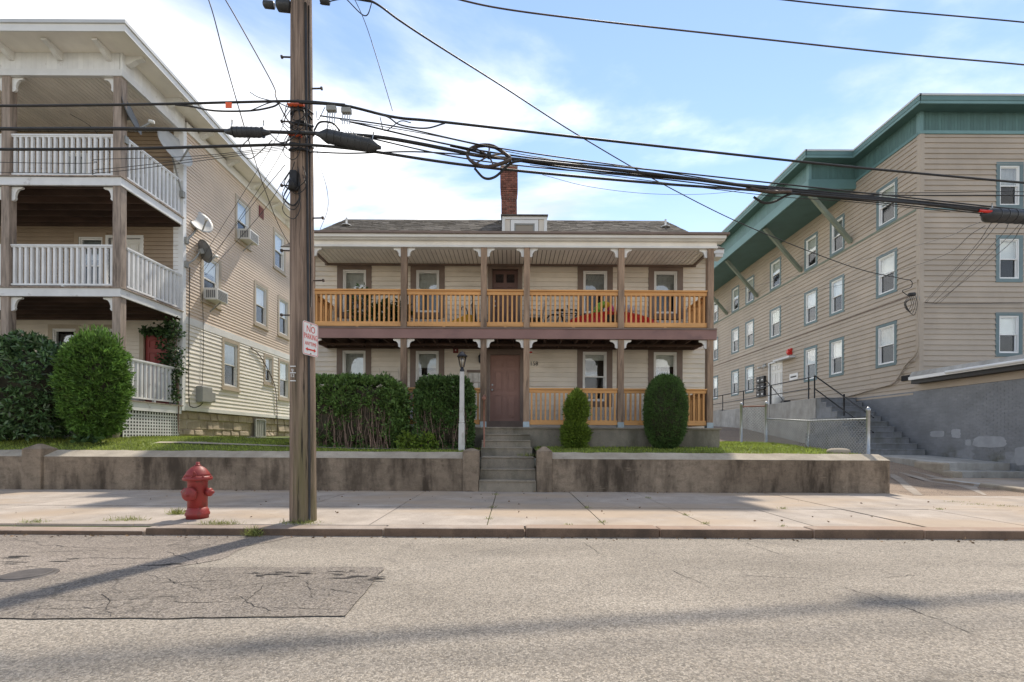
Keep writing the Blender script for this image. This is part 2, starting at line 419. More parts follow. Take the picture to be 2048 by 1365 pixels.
def asphalt(name, col, dark, speck=.5, crack=0.0, stain=.35, cs=.9, rot=0.0):
    n = NT(name)
    v = n.pos((1, 1, 1))
    big = n.noise(n.pos((.35, 1.0, 1)), .9, 5, .6)
    c = n.mix(1.0, C4(col), n.rng(big, .3, .7, 1 - stain * .5, 1 + stain * .4), 'MULTIPLY')
    vo = n.n('ShaderNodeTexVoronoi', {'Vector': v, 'Scale': 95.0})
    hue = n.n('ShaderNodeSeparateColor', {0: vo.outputs['Color']})
    c = n.mix(1.0, c, n.rng(hue.outputs[0], 0, 1, 1 - speck, 1 + speck), 'MULTIPLY')
    c = n.mix(n.rng(hue.outputs[1], .55, 1, 0, .35), c, (.40, .335, .255, 1))
    edge = n.n('ShaderNodeTexVoronoi', {'Vector': v, 'Scale': 95.0}, feature='DISTANCE_TO_EDGE').outputs['Distance']
    c = n.mix(n.rng(edge, .0, .12, .55, 0), c, C4(dark))
    sp = n.noise(n.pos((1, 1.6, 1), (3, 1, 0)), 2.3, 5, .6)
    c = n.mix(n.rng(sp, .63, .72, 0, .45, True), c, C4(dark))
    # worn dark wheel stains along the road
    st = n.noise(n.pos((.22, 1.6, 1), (1.7, .4, 0)), 1.0, 5, .6)
    c = n.mix(n.rng(st, .57, .75, 0, .38, True), c, C4(dark))
    h = n.rng(edge, 0, .25, 0, 1)
    if crack:
        wv = n.n('ShaderNodeTexNoise', {'Vector': v, 'Scale': 2.2, 'Detail': 5.0}).outputs['Color']
        wo = n.n('ShaderNodeMixRGB', {0: .28, 1: v, 2: wv}, blend_type='ADD').outputs[0]
        ck = n.n('ShaderNodeTexVoronoi', {'Vector': wo, 'Scale': cs}, feature='DISTANCE_TO_EDGE').outputs['Distance']
        msk = n.rng(n.noise(n.pos((.5, .9, 1), (2, 7, 0)), .8, 3), .45, .62, .0, 1, True)
        ckm = n.math('MULTIPLY', n.rng(ck, .004, .016, 1, 0), msk)
        c = n.mix(n.math('MULTIPLY', ckm, crack), c, (.03, .028, .025, 1))
        h = n.math('SUBTRACT', h, n.math('MULTIPLY', ckm, 3.0))
    if rot:
        # ravelled strips where the surface has broken up
        fc = n.n('ShaderNodeTexVoronoi', {'Vector': wo, 'Scale': 7.5}, feature='DISTANCE_TO_EDGE').outputs['Distance']
        band = n.rng(n.noise(n.pos((.55, 3.2, 1), (1.3, .65, 0)), 1.0, 5, .6), .56, .68, 0, 1, True)
        dm = n.math('MULTIPLY', n.rng(fc, .02, .10, 1, .12), band)
        c = n.mix(n.math('MULTIPLY', dm, rot), c, (.025, .022, .02, 1))
        h = n.math('SUBTRACT', h, n.math('MULTIPLY', dm, 2.0))
    n.l(c, n.b.inputs['Base Color']); n.b.inputs['Roughness'].default_value = .9
    n.b.inputs['Specular IOR Level'].default_value = .25
    bp = n.n('ShaderNodeBump', {'Height': h, 'Strength': .45, 'Distance': .006})
    n.l(bp.outputs[0], n.b.inputs['Normal'])
    return n.m
M['road'] = asphalt('worn_asphalt', (.300, .266, .222), (.12, .104, .090), .45, .15, .6, .30)
M['patch'] = asphalt('dark_patched_asphalt', (.215, .188, .162), (.065, .058, .05), .55, .35, .45, 1.9, 0)
M['old'] = asphalt('old_cracked_asphalt', (.25, .215, .185), (.08, .07, .06), .5, .35, .5, 1.3, 0)
M['drive'] = asphalt('driveway_asphalt', (.27, .205, .155), (.13, .10, .08), .35, .4, .3, .7)

def concrete(name, col, dark, streak=0.0, dscale=(1, 1, 1), bump=.25, warm=None, rand=.05):
    n = NT(name)
    f = n.noise(n.pos(), 2.2, 7, .65)
    c = n.mix(1.0, C4(col), n.rng(f, .3, .7, .80, 1.18), 'MULTIPLY')
    g = n.noise(n.pos(), 70, 3)
    c = n.mix(1.0, c, n.rng(g, .3, .7, .86, 1.12), 'MULTIPLY')
    oi = n.n('ShaderNodeObjectInfo').outputs['Random']
    c = n.mix(1.0, c, n.rng(oi, 0, 1, 1 - rand, 1 + rand), 'MULTIPLY')
    if streak:
        a = n.noise(n.pos((2.6 * dscale[0], 2.6 * dscale[1], .7 * dscale[2])), 1.0, 7, .65)
        b = n.noise(n.pos((.45, .45, .3), (3, 1, 0)), 1.0, 4)
        k = n.math('ADD', n.rng(a, .40, .68, 0, .85, True), n.rng(b, .42, .65, -.15, .45, True))
        k = n.n('ShaderNodeClamp', {0: k}).outputs[0]
        c = n.mix(n.math('MULTIPLY', k, streak), c, C4(dark))
    if streak > .9:
        mo = n.noise(n.pos((1, 1, 1.4)), 7.5, 9, .7)
        c = n.mix(n.rng(mo, .45, .66, 0, .35, True), c, C4(dark))
        lt = n.noise(n.pos((.8, .8, 4), (7, 2, 3)), 1.6, 8, .7)
        c = n.mix(n.rng(lt, .58, .70, 0, .45, True), c, (col[0] * 1.35, col[1] * 1.35, col[2] * 1.35, 1))
    if warm:
        w = n.noise(n.pos((.35, .8, 1), (5, 2, 1)), 1.0, 4)
        c = n.mix(n.rng(w, .42, .62, 0, .7, True), c, C4(warm))
    sp = n.noise(n.pos((1, 1, 1)), 9, 3)
    c = n.mix(n.rng(sp, .66, .74, 0, .5, True), c, C4(dark))
    n.l(c, n.b.inputs['Base Color']); n.b.inputs['Roughness'].default_value = .9
    n.b.inputs['Specular IOR Level'].default_value = .25
    hh = n.math('ADD', g, n.noise(n.pos(), 12, 5))
    bp = n.n('ShaderNodeBump', {'Height': hh, 'Strength': bump, 'Distance': .01})
    n.l(bp.outputs[0], n.b.inputs['Normal'])
    return n.m
M['walk'] = concrete('sidewalk_concrete', (.378, .328, .282), (.215, .18, .145), .4, (.4, .4, 1), .2, (.37, .285, .205), .05)
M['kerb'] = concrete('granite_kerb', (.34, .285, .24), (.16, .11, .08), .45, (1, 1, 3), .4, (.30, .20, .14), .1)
M['kerbf'] = concrete('dark_kerb_face', (.17, .115, .08), (.06, .045, .035), .7, (1, 1, 3), .5)
M['wallc'] = concrete('stained_concrete_wall', (.27, .212, .155), (.062, .047, .034), .97, (1, 1, 1), .5, None, .03)
M['cap'] = concrete('pale_concrete_coping', (.39, .34, .27), (.20, .165, .125), .4, (1, 1, 4), .5)
M['step'] = concrete('concrete_step', (.27, .235, .185), (.085, .080, .060), .7, (.6, 1, 1.2), .4)
M['slab'] = concrete('porch_slab_concrete', (.25, .22, .175), (.085, .08, .055), .75, (.7, 1, 1), .4)
M['greyc'] = concrete('grey_painted_concrete', (.42, .41, .385), (.22, .205, .175), .5, (1, 1, 1), .3)
M['gstep'] = concrete('grey_painted_steps', (.25, .26, .275), (.11, .11, .08), .5, (1, 1, 1), .3)
M['stone'] = concrete('rough_foundation_stone', (.46, .385, .29), (.17, .135, .10), .5, (1, 1, 1.5), .9)
M['repair'] = concrete('driveway_repair_cement', (.33, .285, .24), (.20, .165, .13), .5, (1, 1, 1), .4)
M['paint'] = mat('pale_grey_cover_paint', (.33, .345, .365), .6, .12, 4, rand=.05)
M['terrain'] = concrete('ground_cover', (.17, .16, .11), (.09, .09, .06), .3)

def pole_wood():
    n = NT('utility_pole_wood')
    v = n.pos((14, 14, .55))
    f = n.noise(v, 1.6, 8, .65)
    c = n.n('ShaderNodeValToRGB', {0: f})
    e = c.color_ramp.elements
    e[0].position = .28; e[0].color = (.05, .038, .030, 1)
    e[1].position = .72; e[1].color = (.40, .295, .22, 1)
    m = e.new(.48); m.color = (.225, .158, .116, 1)
    col = c.outputs[0]
    g = n.n('ShaderNodeNewGeometry')
    sep = n.n('ShaderNodeSeparateXYZ', {0: g.outputs['Position']})
    # weathered grey and mossy towards the foot
    low = n.rng(sep.outputs['Z'], .9, 2.4, .75, 0, True)
    moss = n.math('MULTIPLY', low, n.rng(n.noise(n.pos((5, 5, .6)), 1.0, 4), .4, .65, .15, 1, True))
    col = n.mix(moss, col, (.125, .115, .045, 1))
    chk = n.rng(n.noise(n.pos((34, 34, .8), (3, 3, 1)), 1.0, 4, .7), .60, .68, 0, .8, True)
    col = n.mix(chk, col, (.018, .013, .010, 1))
    n.l(col, n.b.inputs['Base Color']); n.b.inputs['Roughness'].default_value = .9
    h = n.math('SUBTRACT', f, chk)
    bp = n.n('ShaderNodeBump', {'Height': h, 'Strength': 1.0, 'Distance': .035})
    n.l(bp.outputs[0], n.b.inputs['Normal'])
    return n.m
M['pole'] = pole_wood()

# ================================================================== generic builders
def boards(parent, fr, s0, s1, z0, z1, pitch, ops, m, name='siding_board', joined=None, thick=.032, far=None, split=False):
    """lapped siding; ops = openings (s0, s1, z0, z1). joined: name of one joined part instead. far: s beyond which boards are joined"""
    jm = MB(fr)
    z = z0
    while z < z1 - .02:
        zt = min(z + pitch + .012, z1)
        segs = [(s0, s1)]
        zc = z + pitch / 2
        for (a, b, c, d) in ops:
            if c <= zc <= d:
                new = []
                for (p, q) in segs:
                    if b <= p or a >= q: new.append((p, q)); continue
                    if a > p: new.append((p, a))
                    if b < q: new.append((b, q))
                segs = new
        if split:
            new = []
            for (p, q) in segs:
                while q - p > 4.5 and R.random() < .6:
                    k = R.uniform(p + 1.2, q - 1.2); new.append((p, k - .002)); p = k + .002
                new.append((p, q))
            segs = new
        for (p, q) in segs:
            t = thick + R.uniform(-.001, .001)
            vs = [(p, -.01, z), (q, -.01, z), (q, t, z), (p, t, z), (p, -.012, zt), (q, -.012, zt), (q, .004, zt), (p, .004, zt)]
            if joined or (far is not None and p > far):
                jm.hexa(vs)
            else:
                MB(fr).hexa(vs).build(name, m, parent)
        z += pitch
    if jm.v:
        jm.build(joined or 'distant_siding', m, parent, kind='stuff')

def ring(mb, a, b, c, d, w, d0, d1, wb=None, wt=None):
    wb = wb or w; wt = wt or w
    mb.box(a, b, d0, d1, c, c + wb); mb.box(a, b, d0, d1, d - wt, d)
    mb.box(a, a + w, d0, d1, c + wb, d - wt); mb.box(b - w, b, d0, d1, c + wb, d - wt)
    return mb
def window(parent, fr, a, b, c, d, cas, cm, fm=None, blind=.5, bm=None, sill=True, sash=True, low='screen', depth=.28, proud=.035, label=None):
    fm = fm or M['vinyl']; bm = bm or M['blind']
    mb = MB(fr)
    if cas > .005:
        ring(mb, a, b, c, d, cas, -.02, proud)
    if sill:
        mb.box(a - .03, b + .03, -.02, proud + .035, c - .045, c - .002)
    if not mb.v:
        ring(mb, a, b, c, d, .012, -.02, .012)
    w = mb.build('window', cm, parent)
    if label: w['label'] = label
    a += cas; b -= cas; c += cas; d -= cas
    ring(MB(fr), a, b, c, d, .042, -.12, .018).build('frame', fm, w)
    a += .042; b -= .042; c += .042; d -= .042
    h = d - c; mid = c + h * .5
    if sash:
        ring(MB(fr), a, b, mid - .02, d, .034, -.045, -.012).build('sash', fm, w)
        ring(MB(fr), a, b, c, mid + .015, .034, -.085, -.052).build('sash', fm, w)
        MB(fr).box(a + .034, b - .034, -.031, -.027, mid + .014, d - .034).build('pane', M['glass'], w)
        MB(fr).box(a + .034, b - .034, -.070, -.066, c + .034, mid - .019).build('pane', M[low], w)
    else:
        MB(fr).box(a, b, -.06, -.056, c, d).build('pane', M['glass'], w)
    if blind > 0:
        nb = MB(fr); zb = d - h * blind
        nb.box(a, b, -.128, -.122, zb, d)
        nb.box(a, b, -.134, -.118, zb - .022, zb)
        nb.build('blind', bm, w)
    r = MB(fr)
    e = .03
    vs = [(a - e, -.125, c - e), (b + e, -.125, c - e), (b + e, -.125, d + e), (a - e, -.125, d + e),
          (a - e, -depth, c - e), (b + e, -depth, c - e), (b + e, -depth, d + e), (a - e, -depth, d + e)]
    r.add(vs, [(4, 5, 6, 7), (0, 1, 5, 4), (1, 2, 6, 5), (2, 3, 7, 6), (3, 0, 4, 7)]).build('room_recess', M['dark'], w)  # shallow near-black box; the unlit room's darkness is put into its colour
    return w
def door(parent, fr, a, b, c, d, m, cm, cas=.1, lights=False, top=.14):
    mb = MB(fr)
    if cas:
        mb.box(a - cas, a, -.02, .04, c, d); mb.box(b, b + cas, -.02, .04, c, d); mb.box(a - cas, b + cas, -.02, .04, d, d + top)
        dr = mb.build('door_frame', cm, parent)
    else:
        dr = None
    e = MB(fr).box(a, b, -.10, -.05, c, d).build('door', m, parent)
    w = b - a; h = d - c
    cols = ((a + .13 * w, a + .44 * w), (a + .56 * w, a + .87 * w))
    rows = ((.06, .40), (.46, .76), (.82, .94))
    for (p, q) in cols:
        for i, (r0, r1) in enumerate(rows):
            z0, z1 = c + r0 * h, c + r1 * h
            if lights and i == 2:
                MB(fr).box(p, q, -.05, -.045, z0, z1).build('pane', M['screen'], e)
            else:
                ring(MB(fr), p, q, z0, z1, .022, -.05, -.030).box(p + .05, q - .05, -.05, -.034, z0 + .05, z1 - .05).build('door_panel', m, e)
    MB(fr).box(a - .02, b + .02, -.11, -.12, c, d).build('backing', M['dark'], e)
    k = MB(fr)
    MB().lathe([(.012, 0), (.012, .04), (.03, .05), (.033, .07), (.02, .085)], fr(a + .07, -.05, c + h * .47), 10, Vector(fr(0, 1, 0)) - Vector(fr(0, 0, 0))).build('door_knob', M['galv'], e)
    MB().lathe([(.025, 0), (.025, .015)], fr(a + .07, -.05, c + h * .55), 10, Vector(fr(0, 1, 0)) - Vector(fr(0, 0, 0))).build('lock', M['galv'], e)
    return e
def railing(parent, fr, s0, s1, zb, zt, pitch, bw, m, mh, face=.09, cap=.04, bot=.10, capw=.14, depth=.04, foot=None):
    """rail along s at d = 0; the railing's own mesh is its top rail"""
    o = MB(fr).box(s0, s1, -capw / 2, capw / 2, zt - cap, zt).box(s0, s1, -depth / 2 - .012, depth / 2 + .012, zt - cap - face, zt - cap - .001).build('railing', mh, parent)
    MB(fr).box(s0, s1, -depth / 2 - .012, depth / 2 + .012, zb, zb + bot).build('bottom_rail', mh, o)
    n = max(1, int(round((s1 - s0) / pitch)))
    me = None
    for i in range(n):
        c = s0 + (i + .5) * (s1 - s0) / n
        z0, z1 = zb + bot + .001, zt - cap - face - .002
        base = Vector(fr(c, 0, z0))
        if me is None:
            b = MB(fr).box(c - bw / 2, c + bw / 2, -bw / 2, bw / 2, z0, z1).build('baluster', m, o)
            me = b.data
        else:
            link('baluster', me, base, o)
    if foot:
        MB(fr).box((s0 + s1) / 2 - .03, (s0 + s1) / 2 + .03, -.03, .03, foot, zb - .001).build('rail_foot', mh, o)
    return o
def scroll(w, h):
    pts = [(0, 0), (w, 0), (w, -.035), (w * .86, -.05)]
    for i in range(7):
        t = i / 6 * math.pi / 2
        pts.append((w * (.80 - .48 * math.sin(t)), -(.05 + (h * .62) * (1 - math.cos(t)))))
    pts += [(w * .38, -h * .80), (w * .30, -h * .93), (w * .14, -h), (0, -h)]
    return pts
BRK = {}
def bracket(parent, x, y, z, sx, w=.19, h=.21, t=.045, axis=1, m=None):
    key = (sx, w, h, axis)
    if key not in BRK:
        mb = MB()
        p = [(a * sx, b) for a, b in scroll(w, h)]
        if axis == 1: mb.prism(p, 1, -t / 2, t / 2)
        else: mb.prism(p, 0, -t / 2, t / 2)
        o = mb.build('bracket', m or M['white'], parent, loc=(0, 0, 0))
        BRK[key] = o.data
        bpy.data.objects.remove(o)
    return link('bracket', BRK[key], (x, y, z), parent)
def text(name, body, size, parent, mt, place, extr=.002):
    cu = bpy.data.curves.new(name, 'FONT'); cu.body = body; cu.size = size; cu.align_x = 'CENTER'; cu.align_y = 'CENTER'; cu.extrude = extr
    t = bpy.data.objects.new('tmp', cu); COL.objects.link(t)
    bpy.context.view_layer.update()
    me = bpy.data.meshes.new_from_object(t)
    bpy.data.objects.remove(t)
    v = [place(*p.co) for p in me.vertices]
    base = v[0].copy()
    for p, q in zip(me.vertices, v): p.co = q - base
    me.materials.clear(); me.materials.append(mt)
    return link(name, me, base, parent)

# ---- foliage: many small leaf faces
def leaf_mesh(name, c, d, L, wr, m, parent, curl=.25):
    """c (n,3) leaf bases, d (n,3) directions, L (n) lengths; each leaf one folded pair of faces"""
    n = len(c)
    d = d / (np.linalg.norm(d, axis=1, keepdims=True) + 1e-9)
    r = NR.normal(size=(n, 3))
    a = np.cross(d, r); a /= (np.linalg.norm(a, axis=1, keepdims=True) + 1e-9)
    b = np.cross(a, d)
    L = np.asarray(L)[:, None]
    tip = c + d * L + b * L * curl * NR.uniform(-1, 1, (n, 1))
    mid = c + d * L * .5
    v = np.stack([c, mid + a * L * wr, tip, mid - a * L * wr], 1).reshape(-1, 3)
    lo, hi = v.min(0), v.max(0)
    loc = np.array([(lo[0] + hi[0]) / 2, (lo[1] + hi[1]) / 2, lo[2]])
    me = bpy.data.meshes.new(name)
    me.vertices.add(4 * n); me.vertices.foreach_set('co', (v - loc).astype(np.float32).ravel())
    me.loops.add(4 * n); me.loops.foreach_set('vertex_index', np.arange(4 * n, dtype=np.int32))
    me.polygons.add(n); me.polygons.foreach_set('loop_start', np.arange(0, 4 * n, 4, dtype=np.int32))
    me.update(calc_edges=True); me.validate()
    me.materials.append(m)
    return link(name, me, loc, parent)
def unit(n):
    d = NR.normal(size=(n, 3)); return d / np.linalg.norm(d, axis=1, keepdims=True)
def lumps(p, k, s):
    return (np.sin(p[:, 0] * k + s) + np.sin(p[:, 1] * k * 1.3 + s * 2) + np.sin(p[:, 2] * k * .9 + s * 3) + np.sin((p[:, 0] + p[:, 2]) * k * 1.9 + s)) / 4
def superell(n, ctr, rx, ry, rz, e=2.0, lump=.06, lk=7, ls=0, taper=None):
    d = unit(n)
    q = (np.abs(d[:, 0]) ** e + np.abs(d[:, 1]) ** e + np.abs(d[:, 2]) ** e) ** (-1 / e)
    p = d * q[:, None] * np.array([rx, ry, rz])
    nrm = np.sign(d) * np.abs(d) ** (e - 1) / np.array([rx, ry, rz]); nrm /= np.linalg.norm(nrm, axis=1, keepdims=True)
    p = p * (1 + lump * lumps(p, lk, ls))[:, None]
    if taper is not None:
        k = taper(p[:, 2] / rz)
        p[:, 0] *= k; p[:, 1] *= k
    return p + np.array(ctr), nrm
def tufts(p, nrm, per, L, spread, up=.4):
    n = len(p)
    c = np.repeat(p, per, 0); k = np.repeat(nrm, per, 0)
    d = k + NR.normal(size=c.shape) * spread + np.array([0, 0, up])
    c = c - k * (NR.uniform(0, 1, (len(c), 1)) * L * 1.1) + NR.normal(size=c.shape) * L * .35
    return c, d, NR.uniform(.6, 1.25, len(c)) * L
def blob(name, m, parent, ctr, rx, ry, rz, e=2.0, k=.82, taper=None):
    mb = MB(); n, mm = 18, 10
    vs = []
    for i in range(mm + 1):
        th = math.pi * i / mm
        for j in range(n):
            ph = 2 * math.pi * j / n
            d = np.array([math.sin(th) * math.cos(ph), math.sin(th) * math.sin(ph), math.cos(th)])
            q = (np.abs(d) ** e).sum() ** (-1 / e)
            p = d * q * np.array([rx, ry, rz]) * k
            if taper is not None: 
                t = float(taper(np.array([p[2] / rz / k]))[0]); p[0] *= t; p[1] *= t
            vs.append(tuple(p + np.array(ctr)))
    fs = [(i * n + j, i * n + (j + 1) % n, (i + 1) * n + (j + 1) % n, (i + 1) * n + j) for i in range(mm) for j in range(n)]
    return mb.add(vs, fs, True).build(name, m, parent)

# ================================================================== the setting
def struct(o): o['kind'] = 'structure'; return o
MB().add([(-400, -300, -.06), (400, -300, -.06), (400, 500, -.06), (-400, 500, -.06)], [(0, 1, 2, 3)]).build('terrain', M['terrain']).__setitem__('kind', 'structure')
struct(MB().add([(-70, -4.5, 0), (70, -4.5, 0), (70, 5.36, 0), (-70, 5.36, 0)], [(0, 1, 2, 3)]).build('road', M['road']))
def road_pt(u, v, z=.0):
    b = (v - HZ) - ROLL * (u - 1024); y = F * (EYE - z) / b
    return Vector(((u - 1024 + ROLL * (v - HZ)) / F * y, y, z))
# patches of other asphalt laid in the road
pp = [road_pt(-160, 1240), road_pt(300, 1239), road_pt(690, 1234), road_pt(730, 1185), road_pt(771, 1136), road_pt(620, 1136), road_pt(440, 1137)]
oldp = [road_pt(-200, 1066), road_pt(120, 1066), road_pt(480, 1070), road_pt(600, 1073), road_pt(500, 1092), road_pt(440, 1120), road_pt(340, 1137), road_pt(-60, 1160), road_pt(-500, 1170)]
def ragged(pts, step=.12, j=.014):
    out = []
    for a, b in zip(pts, pts[1:] + pts[:1]):
        n = max(1, int((b - a).length / step))
        for i in range(n):
            q = a.lerp(b, i / n); out.append(Vector((q.x + R.uniform(-j, j), q.y + R.uniform(-j, j), 0)))
    return out
oldp = ragged(oldp, .1, .02)
old_strip = struct(MB().add([(p.x, p.y, .004) for p in oldp], [tuple(range(len(oldp)))]).build('old_road_strip', M['old']))
q2 = pp + [road_pt(330, 1137), road_pt(-160, 1166)]
q2 = ragged(q2, .09, .009)
patch = struct(MB().add([(p.x, p.y, .008) for p in q2], [tuple(range(len(q2)))]).build('road_patch', M['patch']))
def spot(par, x, y, rx, ry, z):
    n = 22; vs = []
    for k in range(n):
        t = 2 * math.pi * k / n; r = R.uniform(.45, 1.15)
        vs.append((x + rx * r * math.cos(t), y + ry * r * math.sin(t), z))
    MB().add(vs, [tuple(range(n))]).build('broken_spot', M['crack'], par)
def crack(par, p, q, z, w=.006, wob=.05):
    p, q = Vector((p.x, p.y, 0)), Vector((q.x, q.y, 0)); d = q - p; n = max(6, int(d.length / .035)); s = Vector((-d.y, d.x, 0)).normalized()
    off = 0; vs = []
    for i in range(n + 1):
        off += R.uniform(-1, 1) * wob * .35; off *= .93
        c = p.lerp(q, i / n) + s * off; ww = w * R.uniform(.25, 1.3) * math.sin(math.pi * (i + .6) / (n + 1.2)) ** .5
        vs += [(c.x - s.x * ww, c.y - s.y * ww, z), (c.x + s.x * ww, c.y + s.y * ww, z)]
    MB().add(vs, [(2 * i, 2 * i + 1, 2 * i + 3, 2 * i + 2) for i in range(n)]).build('crack', M['crack'], par)
for i in range(16):
    u = R.uniform(510, 762); v = R.uniform(1144, 1166) if u > 600 else R.uniform(1146, 1156)
    q = road_pt(u, v); spot(patch, q.x, q.y, R.uniform(.03, .13), R.uniform(.010, .026), .011 + i * .0002)
for (u0, v0, u1, v1) in ((400, 1152, 640, 1147), (230, 1170, 470, 1160), (380, 1185, 600, 1166), (120, 1205, 360, 1196), (450, 1190, 560, 1228), (600, 1160, 640, 1200), (300, 1150, 420, 1180), (540, 1215, 660, 1225), (200, 1190, 240, 1232), (560, 1150, 760, 1146), (480, 1210, 520, 1170), (640, 1180, 720, 1190), (60, 1222, 250, 1215), (330, 1206, 460, 1211)):
    crack(patch, road_pt(u0, v0), road_pt(u1, v1), .0105, .0034)
for i in range(14):
    u, v = R.choice(((R.uniform(-20, 60), R.uniform(1112, 1118)), (R.uniform(-20, 50), R.uniform(1124, 1130)), (R.uniform(90, 290), R.uniform(1116, 1126)), (R.uniform(310, 360), R.uniform(1128, 1133))))
    q = road_pt(u, v); spot(old_strip, q.x, q.y, R.uniform(.04, .15), R.uniform(.010, .022), .0065 + i * .0001)
for (u0, v0, u1, v1) in ((0, 1090, 250, 1096), (250, 1096, 470, 1088), (100, 1120, 330, 1118), (0, 1140, 120, 1128), (150, 1135, 300, 1126), (330, 1105, 400, 1128), (20, 1108, 200, 1104)):
    crack(old_strip, road_pt(u0, v0), road_pt(u1, v1), .006, .0045)
road = bpy.data.objects['road']
for (u0, v0, u1, v1) in ((1165, 1085, 1205, 1112), (1480, 1080, 1580, 1118), (1340, 1140, 1420, 1168), (1690, 1175, 1775, 1203), (1480, 1150, 1640, 1158), (1780, 1205, 1960, 1270), (1760, 1155, 1830, 1150)):
    crack(road, road_pt(u0, v0), road_pt(u1, v1), .003, .0042)

# sidewalk: bed and slabs, each slab its own piece
sw = struct(MB().box(-40, 7.75, 5.54, 9.3, -.2, .06).build('sidewalk', M['soil']))
xs = [-.30 - 1.44 * k for k in range(14, 0, -1)] + [-.30, 1.155, 2.45, 3.75, 5.10, 6.45, 7.74]
for i in range(len(xs) - 1):
    for (y0, y1) in ((5.555, 7.02), (7.035, 9.14)):
        g = .006
        t = .09 + R.uniform(-.006, .0045)
        tl = R.uniform(-.004, .004)
        x0, x1 = xs[i] + g, xs[i + 1] - g
        MB().hexa([(x0, y0, .0), (x1, y0, .0), (x1, y1, .0), (x0, y1, .0), (x0, y0, t), (x1, y0, t + tl), (x1, y1, t + tl), (x0, y1, t)]).build('paving_slab', M['walk'], sw)
ks = struct(MB().box(-40, 40, 5.40, 5.53, -.2, .05).build('kerb', M['kerb']))
kx = [-22.0, -18.6, -15.4, -12.2, -9.2, -6.6, -4.3, -1.5, .16, 1.74, 3.54, 4.84, 6.9, 8.8, 11, 14, 18, 23]
for i in range(len(kx) - 1):
    h = .105 if kx[i] > -1.6 else (.085 if kx[i] > -4.5 else .06)
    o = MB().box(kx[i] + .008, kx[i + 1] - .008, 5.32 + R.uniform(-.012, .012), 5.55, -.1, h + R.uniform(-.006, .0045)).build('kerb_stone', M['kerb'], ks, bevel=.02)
    o.data.materials.append(M['kerbf']); o.data.polygons[2].material_index = 1  # front face alone gets a darker, browner material
# right end: apron, driveway rising between the houses
def strip(name, m, x0, x1, prof, kind='structure', par=None, nx=1):
    vs = []; fs = []
    for (y, z) in prof:
        for i in range(nx + 1): vs.append((x0 + (x1 - x0) * i / nx, y, z))
    k = nx + 1
    for j in range(len(prof) - 1):
        for i in range(nx): fs.append((j * k + i, j * k + i + 1, (j + 1) * k + i + 1, (j + 1) * k + i))
    o = MB().add(vs, fs).build(name, m, par)
    if kind: o['kind'] = kind
    return o
DRV = [(9.0, .058), (12.5, .05), (13.2, .085), (14.3, .29), (16.4, .55), (18.75, .82), (21, 1.05), (26.3, 1.83), (30, 2.05), (40, 2.4)]
strip('driveway', M['drive'], 7.45, 13.35, [(y, z) for y, z in DRV])
ap = struct(MB().add([(7.75, 5.54, .055), (26, 5.54, .05), (26, 9.02, .05), (7.75, 9.02, .062)], [(0, 1, 2, 3)]).build('driveway_apron', M['walk']))
for (x0, x1, y0, y1) in ((7.76, 9.3, 5.56, 7.02), (9.31, 10.9, 5.56, 7.02), (10.91, 12.5, 5.56, 7.02), (7.76, 9.3, 7.03, 8.9), (9.31, 10.9, 7.03, 8.9)):
    MB().box(x0, x1, y0, y1, .0, .072 + R.uniform(-.004, .004)).build('paving_slab', M['walk'], ap)
# pale trowelled repairs on the driveway
def drive_z(y):
    for (y0, z0), (y1, z1) in zip(DRV, DRV[1:]):
        if y0 <= y <= y1: return z0 + (z1 - z0) * (y - y0) / (y1 - y0)
    return DRV[-1][1]
def repair(pts, w):
    mb = MB(); vs = []; n = len(pts)
    for i, (x, y) in enumerate(pts):
        d = Vector(pts[min(i + 1, n - 1)]) - Vector(pts[max(i - 1, 0)]); d.normalize()
        ww = w * R.uniform(.35, 1.1) * (.5 if i in (0, n - 1) else 1)
        for s in (-1, 1):
            q = (x - d.y * ww * s, y + d.x * ww * s)
            vs.append((q[0], q[1], drive_z(q[1]) + .006))
    o = mb.add(vs, [(2 * i, 2 * i + 1, 2 * i + 3, 2 * i + 2) for i in range(n - 1)]).build('driveway_repair', M['repair'])
    struct(o)
def drive_pt(u, v):
    z = .06
    for i in range(12):
        q = road_pt(u, v, z); z = .6 * z + .4 * drive_z(min(max(q.y, 9.0), 39))
    return (q.x, q.y)
repair([drive_pt(*q) for q in ((1784, 949), (1793, 956), (1806, 966), (1820, 978), (1837, 991))], .17)
repair([drive_pt(*q) for q in ((1799, 945), (1828, 953), (1858, 963), (1895, 968), (1934, 973), (1950, 981), (1970, 991))], .16)
repair([drive_pt(*q) for q in ((1822, 942), (1850, 949), (1876, 956), (1915, 966))], .14)

# lawns
def lawn(name, x0, x1, y0, y1, zf, nx=24, ny=10):
    vs = []; fs = []
    for j in range(ny + 1):
        for i in range(nx + 1):
            x = x0 + (x1 - x0) * i / nx; y = y0 + (y1 - y0) * j / ny
            vs.append((x, y, zf(x, y)))
    for j in range(ny):
        for i in range(nx):
            a = j * (nx + 1) + i; fs.append((a, a + 1, a + nx + 2, a + nx + 1))
    return struct(MB().add(vs, fs, True).build(name, M['soil']))
def zl(x, y):   # left lawn
    up = min(1, max(0, (-x - 3.5) / 4.0))
    return .84 + min(1, max(0, (y - 9.5) / 1.8)) * (.06 + .22 * up) + max(0, y - 11.5) * .01
def zr(x, y): return .84 + min(1, max(0, (y - 9.5) / 3.0)) * .20 + max(0, y - 12.5) * .012
lawn('lawn', -24, -.72, 9.42, 30, zl, 60, 40)
lawn('lawn', .53, 7.45, 9.42, 30, zr, 30, 40)
pathm = M['cap']
